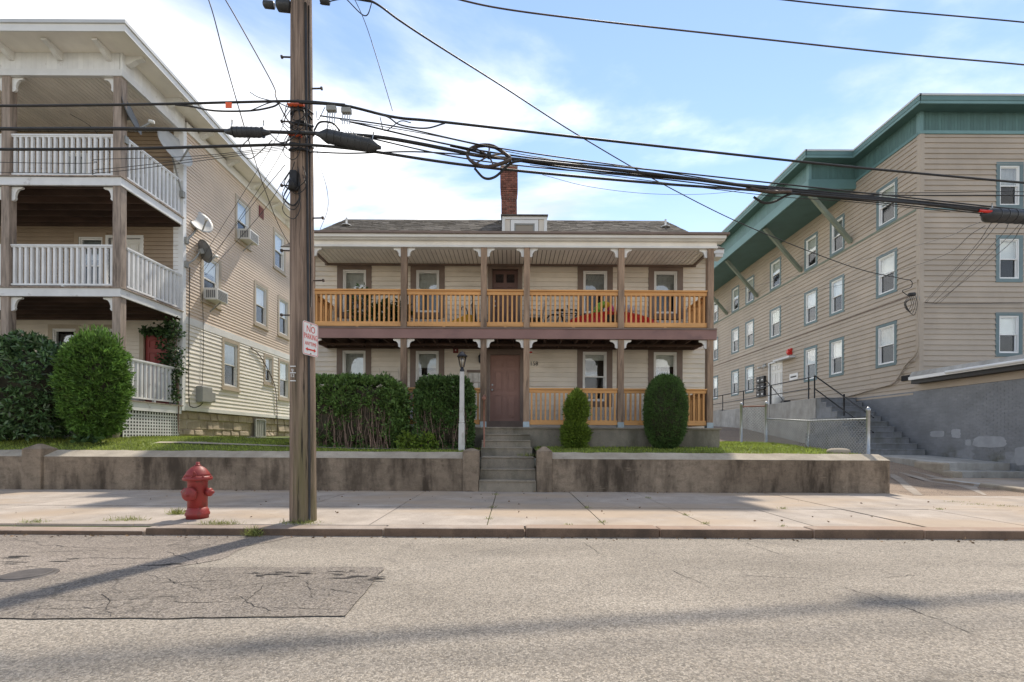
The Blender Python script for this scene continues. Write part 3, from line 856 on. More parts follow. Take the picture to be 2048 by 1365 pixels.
struct(MB().add([(x, y, zl(x, y) + .035) for x in np.linspace(-8.2, -.85, 14) for y in (10.42, 10.60)], [(2 * i, 2 * i + 2, 2 * i + 3, 2 * i + 1) for i in range(13)]).build('garden_path', pathm))
def zpath(x, y): return zl(x, y) + .03
struct(MB().add([(-7.9, 10.60, zpath(-7.9, 10.6)), (-7.2, 10.60, zpath(-7.2, 10.6)), (-6.9, 12.9, zpath(-6.9, 12.9) + .02), (-7.4, 12.9, zpath(-7.4, 12.9) + .02)], [(0, 1, 2, 3)]).build('garden_path', pathm))
# grass blades
def blades(name, n, xr, yr, zf, hmin, hmax, m, keep=None, w=.10):
    x = NR.uniform(*xr, n); y = NR.uniform(*yr, n)
    if keep is not None:
        k = keep(x, y); x, y = x[k], y[k]
    z = np.array([zf(a, b) for a, b in zip(x, y)]) - .01
    c = np.stack([x, y, z], 1)
    d = NR.normal(size=c.shape) * .45; d[:, 2] = 1
    o = leaf_mesh(name, c, d, NR.uniform(hmin, hmax, len(c)), w, m, None, .3)
    o['kind'] = 'stuff'
    return o
kl = lambda x, y: ~(((y > 10.36) & (y < 10.66) & (x > -8.3)) | ((x > -5.6) & (y > 11.1)))
tag(blades('grass', 52000, (-13.5, -.75), (9.50, 13.1), zl, .03, .085, M['grass'], kl), 'short green lawn grass left of the front steps', 'grass')
kr = lambda x, y: ~((x < 5.15) & (y > 11.1))
tag(blades('grass', 30000, (.56, 7.35), (9.50, 14.5), zr, .03, .085, M['grass'], kr), 'short green lawn grass right of the front steps', 'grass')

# ---- retaining walls
WP = [(9.15, -.1), (9.15, .73), (9.165, .75), (9.42, .865), (9.58, .865), (9.58, -.1)]
def wall(parent, x0, x1, cap0=True):
    n = max(2, int((x1 - x0) / .25))
    mb = MB(); body = [(9.15, -.1), (9.15, .745), (9.55, .745), (9.55, -.1)]
    mb.prism(body, 0, x0, x1)
    mb.build('wall_body', M['wallc'], parent)
    vs = []; fs = []
    for i in range(n + 1):
        x = x0 + (x1 - x0) * i / n
        j = R.uniform(-.006, .0045); e = R.uniform(-.008, .008)
        vs += [(x, 9.146 + j, .747), (x, 9.148 + j, .752 + e * .3), (x, 9.43, .868 + e), (x, 9.56, .868 + e), (x, 9.56, .747)]
    for i in range(n):
        for k in range(4): fs.append((i * 5 + k, i * 5 + k + 1, i * 5 + 5 + k + 1, i * 5 + 5 + k))
    fs += [tuple(range(5)), tuple(reversed(range(n * 5, n * 5 + 5)))]
    mb = MB().add(vs, fs).build('coping', M['cap'], parent)
def pier(parent, x0, x1, zs, za, y0=9.10, y1=9.46):
    mb = MB().box(x0, x1, y0, y1, -.1, zs)
    cx, cy = (x0 + x1) / 2, (y0 + y1) / 2
    e = .0
    mb.add([(x0, y0, zs), (x1, y0, zs), (x1, y1, zs), (x0, y1, zs), (cx - .03, cy - .03, za), (cx + .03, cy - .03, za), (cx + .03, cy + .03, za), (cx - .03, cy + .03, za)],
           [(0, 1, 5, 4), (1, 2, 6, 5), (2, 3, 7, 6), (3, 0, 4, 7), (4, 5, 6, 7)])
    return mb.build('pier', M['wallc'], parent, bevel=.012)
wl = thing('retaining_wall', (-5, 9.15, 0), 'long low stained concrete retaining wall behind the red hydrant, left of the steps', 'wall')
wall(wl, -9.42, -.99); wall(wl, -24, -9.82)
pier(wl, -.985, -.665, .905, .955)
pier(wl, -9.81, -9.43, .90, 1.0)
wr = thing('retaining_wall', (4.2, 9.15, 0), 'low stained concrete retaining wall right of the steps, ending at the driveway', 'wall')
wall(wr, .815, 7.60)
pier(wr, .50, .81, .905, 1.0)
MB().box(7.30, 7.595, 9.575, 14.5, -.1, .85).build('return_wall', M['wallc'], wr, bevel=.01)

# ---- front steps
st = thing('front_steps', (-.1, 9.6, .08), 'worn concrete front steps rising through the wall to the brown front door', 'steps')
xl, xr_ = -.655, .49
for (y0, y1, z0, z1, a, b) in ((9.10, 9.48, .0, .318, xl, xr_), (9.42, 9.78, .0, .525, xl, xr_), (9.72, 10.9, .0, .765, xl, xr_ - .02),
                               (10.22, 10.56, .5, .955, -.70, .455), (10.52, 10.85, .5, 1.118, -.70, .43), (10.82, 11.18, .5, 1.262, -.69, .43)):
    MB().box(a + .0013 * z1, b - .0013 * z1, y0, y1 + .001 * z1, z0 + .001 * z1, z1 - .035).build('riser', M['step'], st)
    MB().box(a, b, y0 - .02, y1, z1 - .034, z1).build('tread', M['step'], st, bevel=.012)
hr = thing('handrail', (-.645, 10.3, .95), 'rusty pink pipe handrail standing on the front steps', 'handrail')
MB().tube([(-.63, 10.30, .94), (-.638, 10.30, 2.02)], .019, 10).build('post', M['rust'], hr)
MB().tube(spline([(-.64, 10.30, 2.0), (-.645, 10.33, 2.10), (-.645, 10.45, 2.14), (-.65, 10.9, 2.16), (-.65, 11.2, 2.17)], 5), .021, 10).build('rail', M['rust'], hr)
MB().lathe([(.02, -.05), (.045, -.03), (.05, 0), (.04, .03), (.015, .045)], (-.64, 10.29, 2.06), 12).build('knob', M['rust'], hr)

# ================================================================== main house, number 158
YW, YP = 12.65, 11.30
H = thing('house', (-.2, 14, .9), 'cream two-storey house with a double porch, new wooden railings and number 158', 'house')
fw = FRONT(YW)
MB().box(-6.08, 5.50, 12.95, 21.0, .6, 6.25).build('wall', M['core'], H)
for x0 in (-6.1, 5.47): MB().box(x0, x0 + .05, 12.67, 21.0, .6, 6.6).build('side_wall', M['cream'], H)
WX = []
for (u0, u1) in ((684.6, 731), (831, 877), (1164.5, 1212.5), (1306, 1352.5)):
    WX.append(((u0 - 1024) / 71.94, (u1 - 1024) / 71.94))
cas = .155
ops = [(a - .08, b + .08, 2.10, 3.68) for a, b in WX] + [(a - .08, b + .08, 4.46, 6.05) for a, b in WX]
ops += [(-.62, .22, 1.2, 3.52), (-.60, .20, 3.8, 5.92)]
boards(H, fw, -6.05, 5.40, 1.42, 6.20, .132, ops, M['cream'])
MB(fw).box(5.39, 5.50, -.02, .045, 1.42, 6.2).build('corner_board', M['brown'], H)
MB(fw).box(-6.14, -6.03, -.02, .045, 1.42, 6.2).build('corner_board', M['brown'], H)
bl = [(.97, 'curtain'), (.97, 'curtain'), (.5, 'blind_gr'), (.55, 'blind_gr'), (.95, 'curtain'), (.30, 'curtain'), (.12, 'blind'), (.25, 'blind')]
for i, (a, b) in enumerate(WX):
    f, bm = bl[i]
    window(H, fw, a - cas, b + cas, 4.555 - cas + .09, 5.955 + .02, cas, M['brown'], M['white'], f, M[bm], sill=False)
    f, bm = bl[i + 4]
    window(H, fw, a - cas, b + cas, 2.20 - cas, 3.575 + cas, cas, M['brown'], M['white'], f, M[bm], sill=False)
door(H, fw, -.625, .215, 1.64, 3.48, M['door_b'], M['brown'], .10, top=.17)
MB(fw).box(-.72, .32, -.1, .10, 1.44, 1.638).build('threshold', M['brown'], H)
door(H, fw, -.57, .14, 3.93, 5.85, M['door_d'], M['brown'], .12, lights=True, top=.12)
text('house_number', '158', .155, H, M['number'], lambda x, y, z: P(1068, 727, YW) * 0 + Vector((.60 + x, YW - .03 - z, 3.235 + y)))
MB(fw).box(-.06, .02, -.05, -.042, 2.74, 2.80).build('door_sticker', M['signw'], H)
# slab and porch base
MB().box(-5.30, 5.10, 11.18, 12.66, .7, 1.395).build('porch_base', M['slab'], H)
MB().box(-5.33, 5.13, 11.14, 12.655, 1.396, 1.438).build('porch_floor', M['step'], H, bevel=.008)
# posts
PX = [-5.04, -2.71, -.72, .35, 2.70, 4.92]
for i, x in enumerate(PX):
    w = .075
    MB().box(x - w, x + w, YP, YP + .15, 1.46, 3.63).build('post', M['post'], H, bevel=.006)
    MB().box(x - w, x + w, YP - .004, YP + .146, 3.912, 5.895).build('post', M['post'], H, bevel=.006)
    MB().box(x - .078, x + .078, YP - .006, YP + .156, 1.44, 1.575).build('post_bracket', M['galv_b'], H)
    for s in (-1, 1):
        if (i == 0 and s == -1) or (i == 5 and s == 1): continue
        bracket(H, x + s * .0752, YP + .07, 5.894, s)
        bracket(H, x + s * .0752, YP + .07, 3.628, s)
# upper deck
MB().box(-5.17, 5.06, 11.27, 11.33, 3.632, 3.868).build('deck_beam', M['mauve'], H)
MB().box(-5.15, -5.11, 11.332, 12.62, 3.632, 3.868).build('deck_beam', M['mauve'], H)
MB().box(5.00, 5.04, 11.332, 12.62, 3.632, 3.868).build('deck_beam', M['mauve'], H)
y = 11.25; i = 0
while y < 12.6:
    MB().box(-5.17, 5.06, y, y + .135, 3.872, 3.908).build('deck_board', M['brown'], H); y += .14
x = -4.9
while x < 4.95:
    MB().box(x - .02, x + .02, 11.34, 12.6, 3.66, 3.868).build('joist', M['joist'], H); x += .41
MB().box(-5.1, 4.99, 12.55, 12.6, 3.63, 3.86).build('ledger', M['joist'], H)
MB().box(-5.1, 4.99, 12.0, 12.04, 3.60, 3.655).build('cross_beam', M['joist'], H)
# railings
fp = FRONT(YP + .075)
for (a, b) in zip(PX, PX[1:]):
    railing(H, fp, a + .078, b - .078, 3.945, 4.86, .118, .042, M['cedar'], M['cedar_h'], face=.09, cap=.035, bot=.115, foot=3.912)
    if not (a < 0 < b):
        railing(H, fp, a + .078, b - .078, 1.505, 2.415, .118, .042, M['cedar'], M['cedar_h'], face=.08, cap=.035, bot=.115)
for x in (-5.02, 4.90):
    fs_ = SIDEP(x)
    railing(H, fs_, YP + .16, YW - .05, 3.945, 4.80, .118, .042, M['cedar'], M['cedar'], face=.09, cap=.035, bot=.115)
    railing(H, fs_, YP + .16, YW - .05, 1.505, 2.36, .118, .042, M['cedar'], M['cedar'], face=.08, cap=.035, bot=.115)
# porch ceiling boards
x = -5.10
while x < 4.96:
    MB().hexa([(x, 11.43, 5.985), (x + .098, 11.43, 5.985), (x + .098, 12.61, 5.985), (x, 12.61, 5.985), (x, 11.43, 6.0), (x + .100, 11.43, 6.0), (x + .100, 12.61, 6.0), (x, 12.61, 6.0)]).build('ceiling_board', M['ceil'], H)
    x += .115
MB().box(-5.14, 5.0, 11.42, 12.64, 6.002, 6.03).build('ceiling_deck', M['joist'], H)
MB().box(-5.2, 5.07, 12.58, 12.645, 5.93, 5.984).build('ceiling_trim', M['brown'], H)
for x in (-5.16, 4.98): MB().box(x, x + .06, 11.43, 12.578, 5.94, 5.984).build('ceiling_trim', M['brown'], H)
# front frieze, crown and roof edge
MB().box(-5.20, 5.06, 11.29, 11.42, 5.945, 6.048).build('frieze', M['ceil'], H)
MB().box(-5.22, 5.08, 11.275, 11.44, 5.897, 5.943).build('frieze_moulding', M['white'], H)
for x in (-5.20, 4.985): MB().box(x, x + .075, 11.442, 12.64, 5.99, 6.10).build('frieze', M['white'], H)
MB().prism([(11.42, 6.05), (11.20, 6.05), (11.19, 6.065), (11.13, 6.085), (11.12, 6.150), (11.42, 6.150)], 0, -5.36, 5.22).build('cornice', M['white'], H)
MB().prism([(11.07, 6.153), (11.07, 6.205), (12.75, 6.42), (12.75, 6.34), (11.4, 6.153)], 0, -5.42, 5.28).build('porch_roof', M['brown'], H)
# main roof
RY, RZ, EY, EZ = 16.95, 9.27, 12.28, 6.30
sl = (RZ - EZ) / (RY - EY)
XL, XR = -6.26, 5.70
rf = MB().prism([(EY, EZ), (RY, RZ), (2 * RY - EY, EZ), (2 * RY - EY, EZ - .12), (RY, RZ - .14), (EY, EZ - .12)], 0, XL, XR).build('roof', M['white'], H)
MB().add([(-6.05, 12.7, 6.25), (-6.05, 21.1, 6.25), (-6.05, RY, RZ - .2), (5.45, 12.7, 6.25), (5.45, 21.1, 6.25), (5.45, RY, RZ - .2)], [(0, 1, 2), (3, 4, 5)]).build('gable', M['cream'], H)
sh = MB(); L = math.hypot(RY - EY, RZ - EZ); dy, dz = (RY - EY) / L, (RZ - EZ) / L
t = 0; row = 0
while t < L:
    x = XL + (-.16 if row % 2 else 0)
    while x < XR:
        wd = R.choice((.17, .25, .33, .33)); x0, x1 = max(x, XL), min(x + wd - .006, XR)
        th = R.uniform(.014, .026)
        if x1 > x0 + .02:
            y0, z0 = EY + dy * (t - .02), EZ + dz * (t - .02); y1, z1 = EY + dy * min(t + .16, L), EZ + dz * min(t + .16, L)
            nx, nz = -dz, dy
            sh.hexa([(x0, y0, z0), (x1, y0, z0), (x1, y1, z1), (x0, y1, z1), (x0, y0 + nx * th, z0 + nz * th), (x1, y0 + nx * th, z0 + nz * th), (x1, y1 + nx * .006, z1 + nz * .006), (x0, y1 + nx * .006, z1 + nz * .006)])
        x += wd
    t += .14; row += 1
sh.build('shingles', M['shingle'], rf, kind='stuff')
cp = MB(); x = XL
while x < XR:
    cp.prism([(RY - .14, RZ - .075), (RY, RZ + .03), (RY + .14, RZ - .075), (RY, RZ + .012)], 0, x, min(x + .3, XR)); x += .305
cp.build('ridge_caps', M['shingle'], rf, kind='stuff')
for (u, v) in ((693, 458), (1331, 459)):
    yy = 15.6; p = P(u, v, yy); z = EZ + sl * (yy - EY)
    MB().tube([(p.x, yy, z - .1), (p.x, yy, z + .28)], .035, 10).lathe([(.16, 0), (.16, .02), (.05, .05)], (p.x, yy, z + .01), 12).build('vent_pipe', M['vinyl'], rf)
# eave return at the right corner
MB().box(5.47, 5.68, 12.3, 12.62, 6.10, 6.20).build('eave_return', M['white'], H)
# dormer
DY = 14.2
dx0, dx1, dz1 = -.345, 1.06, 8.12
dm = MB().box(dx0 + .02, dx1 - .02, DY + .06, 16.2, 6.9, dz1 - .05).build('dormer', M['core'], H)
fd = FRONT(DY + .06)
for (a, b) in ((dx0 + .09, dx0 + .25), (dx1 - .25, dx1 - .09)): MB(fd).box(a, b, 0.001, .02, 7.1, 8.01).build('panel', M['cream'], dm)
for (a, b) in ((dx0, dx0 + .09), (dx1 - .09, dx1)): MB(fd).box(a, b, -.05, .045, 7.1, 8.012).build('corner_trim', M['white'], dm)
MB(fd).box(dx0, dx1, -.05, .047, 8.013, 8.10).build('top_trim', M['white'], dm)
MB().hexa([(dx0 - .04, DY - .05, 8.102), (dx1 + .03, DY - .05, 8.102), (dx1 + .03, 15.6, 8.4), (dx0 - .04, 15.6, 8.4), (dx0 - .04, DY - .05, 8.135), (dx1 + .03, DY - .05, 8.135), (dx1 + .03, 15.6, 8.43), (dx0 - .04, 15.6, 8.43)]).build('dormer_roof', M['shingle'], dm)
window(dm, fd, dx0 + .27, dx1 - .27, 7.45, 8.0, .115, M['white'], M['grey'], 0, None, sill=False, sash=False, depth=.05)
# chimney
CX0, CX1, CY0, CY1 = -.42, .15, 16.70, 17.22
ch = MB()
def chx(z): return -.012 * (z - 8.6)
ch.box(CX0 + .02, CX1 - .02, CY0 + .02, CY1 - .02, 8.4, 11.10)
cm = ch.build('chimney', M['mortar'], H)
br = MB(); z = 8.5; k = 0
while z < 11.12:
    e = .035 if z > 10.3 else 0
    e += .02 if 10.22 < z < 10.3 else 0
    for face in range(2):
        yy0, yy1 = (CY0 - e, CY0 + .09) if face == 0 else (CY1 - .09, CY1 + e)
        x = CX0 - e - (.10 if k % 2 else 0)
        while x < CX1 + e:
            a, b = max(x, CX0 - e), min(x + .195, CX1 + e)
            if b - a > .03:
                j = R.uniform(-.004, .004)
                br.box(a + chx(z), b + chx(z), yy0 + j, yy1 + j, z, z + .062)
            x += .207
    for face in range(2):
        xx0, xx1 = (CX0 - e, CX0 + .05) if face == 0 else (CX1 - .05, CX1 + e)
        yv = CY0 + .1
        while yv < CY1 - .1:
            br.box(xx0 + chx(z) + .002, xx1 + chx(z) + .002, yv, min(yv + .195, CY1 - .1), z + .001, z + .061); yv += .207
    z += .075; k += 1
br.build('bricks', M['brick'], cm, kind='stuff')
MB().box(CX0 - .05, CX1 + .01, CY0 - .05, CY1 + .05, 11.12, 11.17).build('chimney_cap', M['mortar'], cm)

# ---- fittings on the house front
o = tag(MB(fw).box(-1.64, -1.50, 0, .06, 3.52, 3.66).box(-1.62, -1.52, .06, .075, 3.54, 3.64).build('fire_alarm', M['alarm']), 'small dark red fire alarm box on the wall left of the front door', 'alarm')
MB(fw).box(-1.585, -1.555, .075, .08, 3.57, 3.61).build('strobe', M['signw'], o)
o = thing('wall_mailboxes', (-1.0, 12.6, 2.4), 'bank of silver mailboxes with a brown top board beside the front door', 'mailbox')
MB(fw).box(-1.22, -.80, .0, .10, 2.42, 2.98).build('cabinet', M['core'], o)
MB(fw).box(-1.25, -.78, .0, .13, 2.985, 3.04).build('top_board', M['brown'], o)
for i in range(3):
    for j in range(2):
        a = -1.21 + i * .137
        MB(fw).box(a, a + .125, .10, .113, 2.44 + j * .27, 2.69 + j * .27).build('mailbox_door', M['mailbox'], o)
o = tag(MB(fw).box(-.90, -.83, 0, .05, 3.33, 3.5).build('wall_lantern', M['black']), 'small black wall lantern half hidden behind the porch post by the front door', 'lantern')
MB().lathe([(.03, 0), (.065, .03), (.075, .2), (.05, .24), (.02, .28)], (-.865, YW - .13, 3.22), 10).build('lamp', M['bronze'], o)
o = tag(MB(fw).box(.42, .56, .02, .045, 3.52, 3.78).build('notice_sign', M['signw']), 'small white and red notice sign under the porch roof right of the front door', 'sign')
MB(fw).box(.43, .55, .045, .048, 3.53, 3.57).build('red_strip', M['signr'], o)
o = tag(MB(fw).box(-3.98, -3.92, 0, .05, 5.12, 5.2).build('porch_light', M['black']), 'small black light on the upper porch wall above the hanging plants', 'lamp')
MB().lathe([(.03, 0), (.06, .03), (.06, .14), (.02, .17)], (-3.95, YW - .1, 5.05), 10).build('lamp', M['bronze'], o)
o = thing('window_air_conditioner', (2.3, 12.5, 4.5), 'grey window air conditioner on the upper porch behind the red kayak', 'air conditioner')
MB(fw).box(2.12, 2.52, .0, .32, 4.30, 4.62).build('case', M['ac'], o)
for i in range(6): MB(fw).box(2.15, 2.49, .32, .326, 4.33 + i * .045, 4.355 + i * .045).build('grille_slat', M['ac_d'], o)

# ---- things on the upper porch
DK = 3.908
# overturned kayak
kv = []; kf = []; n = 22; mm = 9
for i in range(n + 1):
    t = i / n; xx = 1.38 + 2.42 * t
    prof = max(0.02, math.sin(math.pi * (t * .94 + .03))) ** .5
    for j in range(mm + 1):
        a = math.pi * j / mm
        kv.append((xx, 11.80 - .30 * prof * math.cos(a), DK + .06 + .50 * prof * math.sin(a) ** .8 + .05 * (1 - prof)))
for i in range(n):
    for j in range(mm): kf.append((i * (mm + 1) + j, i * (mm + 1) + j + 1, (i + 1) * (mm + 1) + j + 1, (i + 1) * (mm + 1) + j))
o = thing('kayak', (2.6, 11.95, DK), 'red kayak lying overturned on the upper porch behind the railing', 'kayak')
MB().add(kv, kf, True).build('hull', M['kayak'], o)
MB().box(1.75, 3.5, 11.62, 11.98, DK + .0, DK + .12).build('deck', M['black'], o)
ck = MB()
for i in range(2): ck.lathe([(.0, -.02), (.10, -.015), (.115, 0), (.10, .015), (0, .02)], (2.45 + i * .14, 11.50, DK + .30), 12, (0, -1, .25))
ck.build('dark_opening', M['black'], o)  # black discs painted for the darkness inside the hull's side opening
o = thing('swim_ring', (2.45, 12.2, DK + .4), 'rainbow lime, yellow and pink inflatable swim ring on top of the kayak', 'swim ring')
for k, (mt_, a0, a1) in enumerate((('lime', 0, 1.6), ('yellow', 1.6, 2.3), ('pink', 2.3, 3.14))):
    MB().tube([(2.40 + .20 * math.cos(math.pi - a0 - (a1 - a0) * i / 8), 11.95, DK + .56 + .22 * math.sin(a0 + (a1 - a0) * i / 8)) for i in range(9)], .085, 10).build('stripe', M[mt_], o)
vs, _ = superell(260, (2.98, 12.0, DK + .52), .24, .16, .11, 2.2, .25, 14, 3)
blob('plastic_bag', M['bag'], None, (2.98, 12.0, DK + .66), .24, .16, .12, 2.3, 1.0)
tag(bpy.data.objects['plastic_bag'], 'crumpled white plastic bag lying on the kayak beside the swim ring', 'bag')
# plants in pots
def leafy(parent, ctr, r, n, L, wr, m, e=2.0, droop=-.2, lump=.2):
    p, nn = superell(n, ctr, *r, e, lump, 9, R.uniform(0, 6))
    p = np.array(ctr) + (p - np.array(ctr)) * NR.uniform(.35, 1.0, (n, 1)) ** .6
    d = nn + NR.normal(size=nn.shape) * .7 + np.array([0, 0, droop])
    return leaf_mesh('foliage', p, d, NR.uniform(.6, 1.3, n) * L, wr, m, parent)
for (x, lab, r, z, L) in ((-4.0, 'tall thin potted plant in front of the leftmost upper porch window', (.28, .2, .50), 4.62, .12),
                          (-3.32, 'bushy broad-leaved potted plant behind the upper railing', (.34, .22, .28), 4.42, .17),
                          (-2.92, 'small potted plant beside the second porch post on the upper porch', (.2, .2, .26), 4.45, .15)):
    o = thing('potted_plant', (x, 11.95, DK), lab, 'plant', 'potted plants on the upper porch')
    MB().lathe([(.11, 0), (.13, .02), (.16, .24), (.17, .26), (.15, .27)], (x, 11.95, DK), 14).build('pot', M['terra'], o)
    for k in range(6): MB().tube([(x, 11.95, DK + .25), (x + R.uniform(-.1, .1), 11.95 + R.uniform(-.08, .08), z), (x + R.uniform(-.2, .2), 11.95, z + r[2] * .8)], .006, 5).build('stem', M['bark'], o)
    leafy(o, (x, 11.95, z), r, 330, L, .26, M['ivy'])
# yellow toy, bat, teal mat, bag, boxes
o = thing('toy_car', (-1.3, 12.1, DK), 'yellow ride-on toy behind the railing left of the upper door', 'toy')
MB().prism([(-1.62, DK + .08), (-1.0, DK + .1), (-1.02, DK + .48), (-1.2, DK + .52), (-1.6, DK + .34)], 1, 11.95, 12.25).build('body', M['yellow'], o, bevel=.03)
for x in (-1.5, -1.12): MB().lathe([(.09, -.16), (.09, .16)], (x, 12.1, DK + .09), 12, (0, 1, 0)).build('wheel', M['black'], o)
MB().tube(spline([(-1.18, 12.1, DK + .5), (-1.24, 12.1, DK + .70), (-1.34, 12.1, DK + .74), (-1.36, 12.1, DK + .66)], 5), .012, 6).build('handle', M['black'], o)
o = thing('folded_umbrella', (-.98, 11.9, DK), 'dark folded umbrella leaning upright beside the third porch post', 'umbrella')
MB().lathe([(.01, 0), (.03, .1), (.055, .35), (.05, .75), (.02, .82), (.012, .9)], (-.96, 11.9, DK), 10, (-.1, 0, 1)).build('canopy', M['black'], o)
MB().tube([(-1.05, 11.9, DK + .88), (-1.06, 11.9, DK + .98)], .014, 6).build('handle', M['black'], o)
tag(MB().box(-1.75, -1.30, 11.5, 11.9, DK + .002, DK + .04).build('mat', M['tealp']), 'teal plastic mat on the upper porch floor below the yellow toy', 'mat')
blob('plastic_bag', M['bag'], None, (-2.02, 12.0, DK + .12), .17, .14, .13, 2.3, 1.0)
tag(bpy.data.objects['plastic_bag.001'], 'small pale plastic bag on the upper porch left of the yellow toy', 'bag')
o = thing('storage_crate', (-.84, 12.2, DK), 'black storage crate on the upper porch left of the upper door', 'crate')
MB().box(-.93, -.62, 12.0, 12.4, DK + .02, DK + .30).build('box', M['black'], o, bevel=.02)
MB().box(-.95, -.60, 11.98, 12.42, DK + .302, DK + .335).build('lid', M['rubber'], o)
# patio chair
o = thing('patio_chair', (.6, 12.1, DK), 'pale metal patio chair with curved arms behind the fourth porch post', 'chair')
for s in (-1, 1):
    yy = 12.1 + s * .24
    MB().tube(spline([(.35, yy, DK), (.38, yy, DK + .55), (.60, yy, DK + .62), (.74, yy, DK + .60), (.86, yy, DK + .86)], 5), .017, 8).build('arm', M['ceil'], o)
    MB().tube(spline([(.85, yy, DK), (.80, yy, DK + .3), (.70, yy, DK + .45)], 5), .017, 8).build('leg', M['ceil'], o)
MB().box(.38, .80, 11.87, 12.33, DK + .40, DK + .425).build('seat', M['grey'], o, bevel=.008)
MB().hexa([(.76, 11.88, DK + .44), (.78, 11.88, DK + .44), (.78, 12.32, DK + .44), (.76, 12.32, DK + .44), (.90, 11.88, DK + .92), (.92, 11.88, DK + .92), (.92, 12.32, DK + .92), (.90, 12.32, DK + .92)]).build('backrest', M['post_l'], o)
# bicycle lying behind the rail
o = thing('bicycle', (1.5, 12.25, DK), 'dark bicycle leaning on the upper porch wall left of the kayak', 'bicycle')
for x in (1.15, 1.95):
    w = MB(); w.tube([(x + .30 * math.cos(a), 12.3, DK + .31 + .30 * math.sin(a)) for a in np.linspace(0, 2 * math.pi, 25)], .02, 6)
    wo = w.build('wheel', M['black'], o)
    sp_ = MB()
    for k in range(8): sp_.tube([(x, 12.3, DK + .31), (x + .29 * math.cos(k * math.pi / 4), 12.3, DK + .31 + .29 * math.sin(k * math.pi / 4))], .002, 3)
    sp_.build('spokes', M['galv'], wo)
for a, b in (((1.15, .31), (1.40, .30)), ((1.40, .30), (1.75, .62)), ((1.15, .31), (1.30, .64)), ((1.30, .64), (1.75, .64)), ((1.40, .30), (1.28, .70)), ((1.95, .31), (1.72, .74))):
    MB().tube([(a[0], 12.3, DK + a[1]), (b[0], 12.3, DK + b[1])], .016, 6).build('frame_tube', M['black'], o)
MB().tube(spline([(1.45, 12.05, DK + .78), (1.50, 12.12, DK + .70), (1.70, 12.3, DK + .74), (1.66, 12.45, DK + .72)], 5), .014, 6).build('handlebar', M['black'], o)
MB().box(1.18, 1.40, 12.24, 12.36, DK + .70, DK + .75).build('saddle', M['black'], o, bevel=.02)

# ================================================================== left apartment house
LX, LP_, LW = -9.66, 11.20, 13.30
A = thing('apartment_house', (-13, 15, 1.1), 'three-storey tan apartment house with stacked white-railed porches, left of the utility pole', 'house')
MB().box(-20, LX - .30, LW + .30, 22.0, .6, 10.5).build('wall', M['core'], A)
MB().box(-20, LX - .005, 21.9, 22.0, .6, 10.4).build('rear_wall', M['tan_left'], A)
fs = SIDEP(LX)
CS = .11
SWIN = [(15.78, 16.70, 8.02, 9.62, .42, 'blind'), (18.30, 19.27, 8.02, 9.62, .97, 'blind'),
        (14.06, 15.03, 5.38, 6.95, .3, 'blind'), (16.96, 17.92, 5.38, 7.02, .45, 'blind'), (18.68, 19.60, 5.38, 7.02, .5, 'blind'),
        (15.10, 16.06, 2.78, 4.48, .5, 'blind_gr'), (17.64, 18.34, 3.24, 4.42, .4, 'blind_gr'), (18.74, 19.68, 2.74, 4.44, .5, 'blind_g')]
o1 = [(a + .04, b - .04, c + .04, d - .04) for a, b, c, d, _, _ in SWIN]
boards(A, fs, LW + .10, 22.0, 4.72, 10.15, .098, o1, M['tan_left'], joined='upper_siding', thick=.026)
boards(A, fs, LW + .10, 22.0, 2.06, 4.50, .125, o1, M['cream_left'], joined='lower_siding', thick=.030)
for a, b, c, d, f, bm in SWIN:
    window(A, fs, a, b, c, d, CS, M['trim_tan'], M['white'], f, M[bm])
MB(fs).box(LW + .10, 22, -.02, .03, 4.502, 4.718).build('band_board', M['white'], A)
MB(fs).box(LW + .10, 22, -.02, .045, 1.94, 2.058).build('water_table', M['white'], A)
MB(fs).box(LW - .03, LW + .098, -.25, .04, 1.93, 10.15).build('corner_board', M['wpaint'], A)
MB(fs).box(LW + .098, 22, -.02, .05, 10.15, 10.42).build('frieze', M['white'], A)
# rough stone foundation
z = .92; row = 0
while z < 1.90:
    hh = min(R.uniform(.16, .30), 1.94 - z)
    y = LW - .03 - R.uniform(0, .2)
    while y < 22:
        wd = R.uniform(.22, .62); j = R.uniform(-.035, .03); q = lambda: R.uniform(-.018, .018)
        if not (17.0 < y + wd / 2 < 17.8 and z > 1.05):
            x0, x1 = LX - .2, LX - .03 + j
            MB().hexa([(x0, max(y, LW - .03), z), (x1 + q(), max(y, LW - .03), z + q() * .5), (x1 + q(), y + wd - .022, z + q() * .5), (x0, y + wd - .022, z), (x0, max(y, LW - .03), z + hh - .02), (x1 - .03 + q(), max(y, LW - .03) + abs(q()), z + hh - .02 + q() * .5), (x1 - .03 + q(), y + wd - .022 - abs(q()), z + hh - .02 + q() * .5), (x0, y + wd - .022, z + hh - .02)]).build('foundation_stone', M['stone'], A, bevel=.02)
        y += wd
    z += hh; row += 1
MB().box(-20, LX - .09, LW, 22, .6, 1.938).build('foundation_core', M['mortar'], A)
w = ring(MB(SIDEP(LX + .03)), 17.04, 17.76, 1.16, 1.86, .05, -.02, .03).build('cellar_window', M['grey'], A)
MB(SIDEP(LX + .03)).box(17.09, 17.71, -.015, -.005, 1.21, 1.81).build('pane', M['grey'], w)
for i in range(5): MB(SIDEP(LX + .03)).box(17.14 + i * .12, 17.155 + i * .12, -.004, .006, 1.21, 1.81).build('window_bar', M['dish'], w)
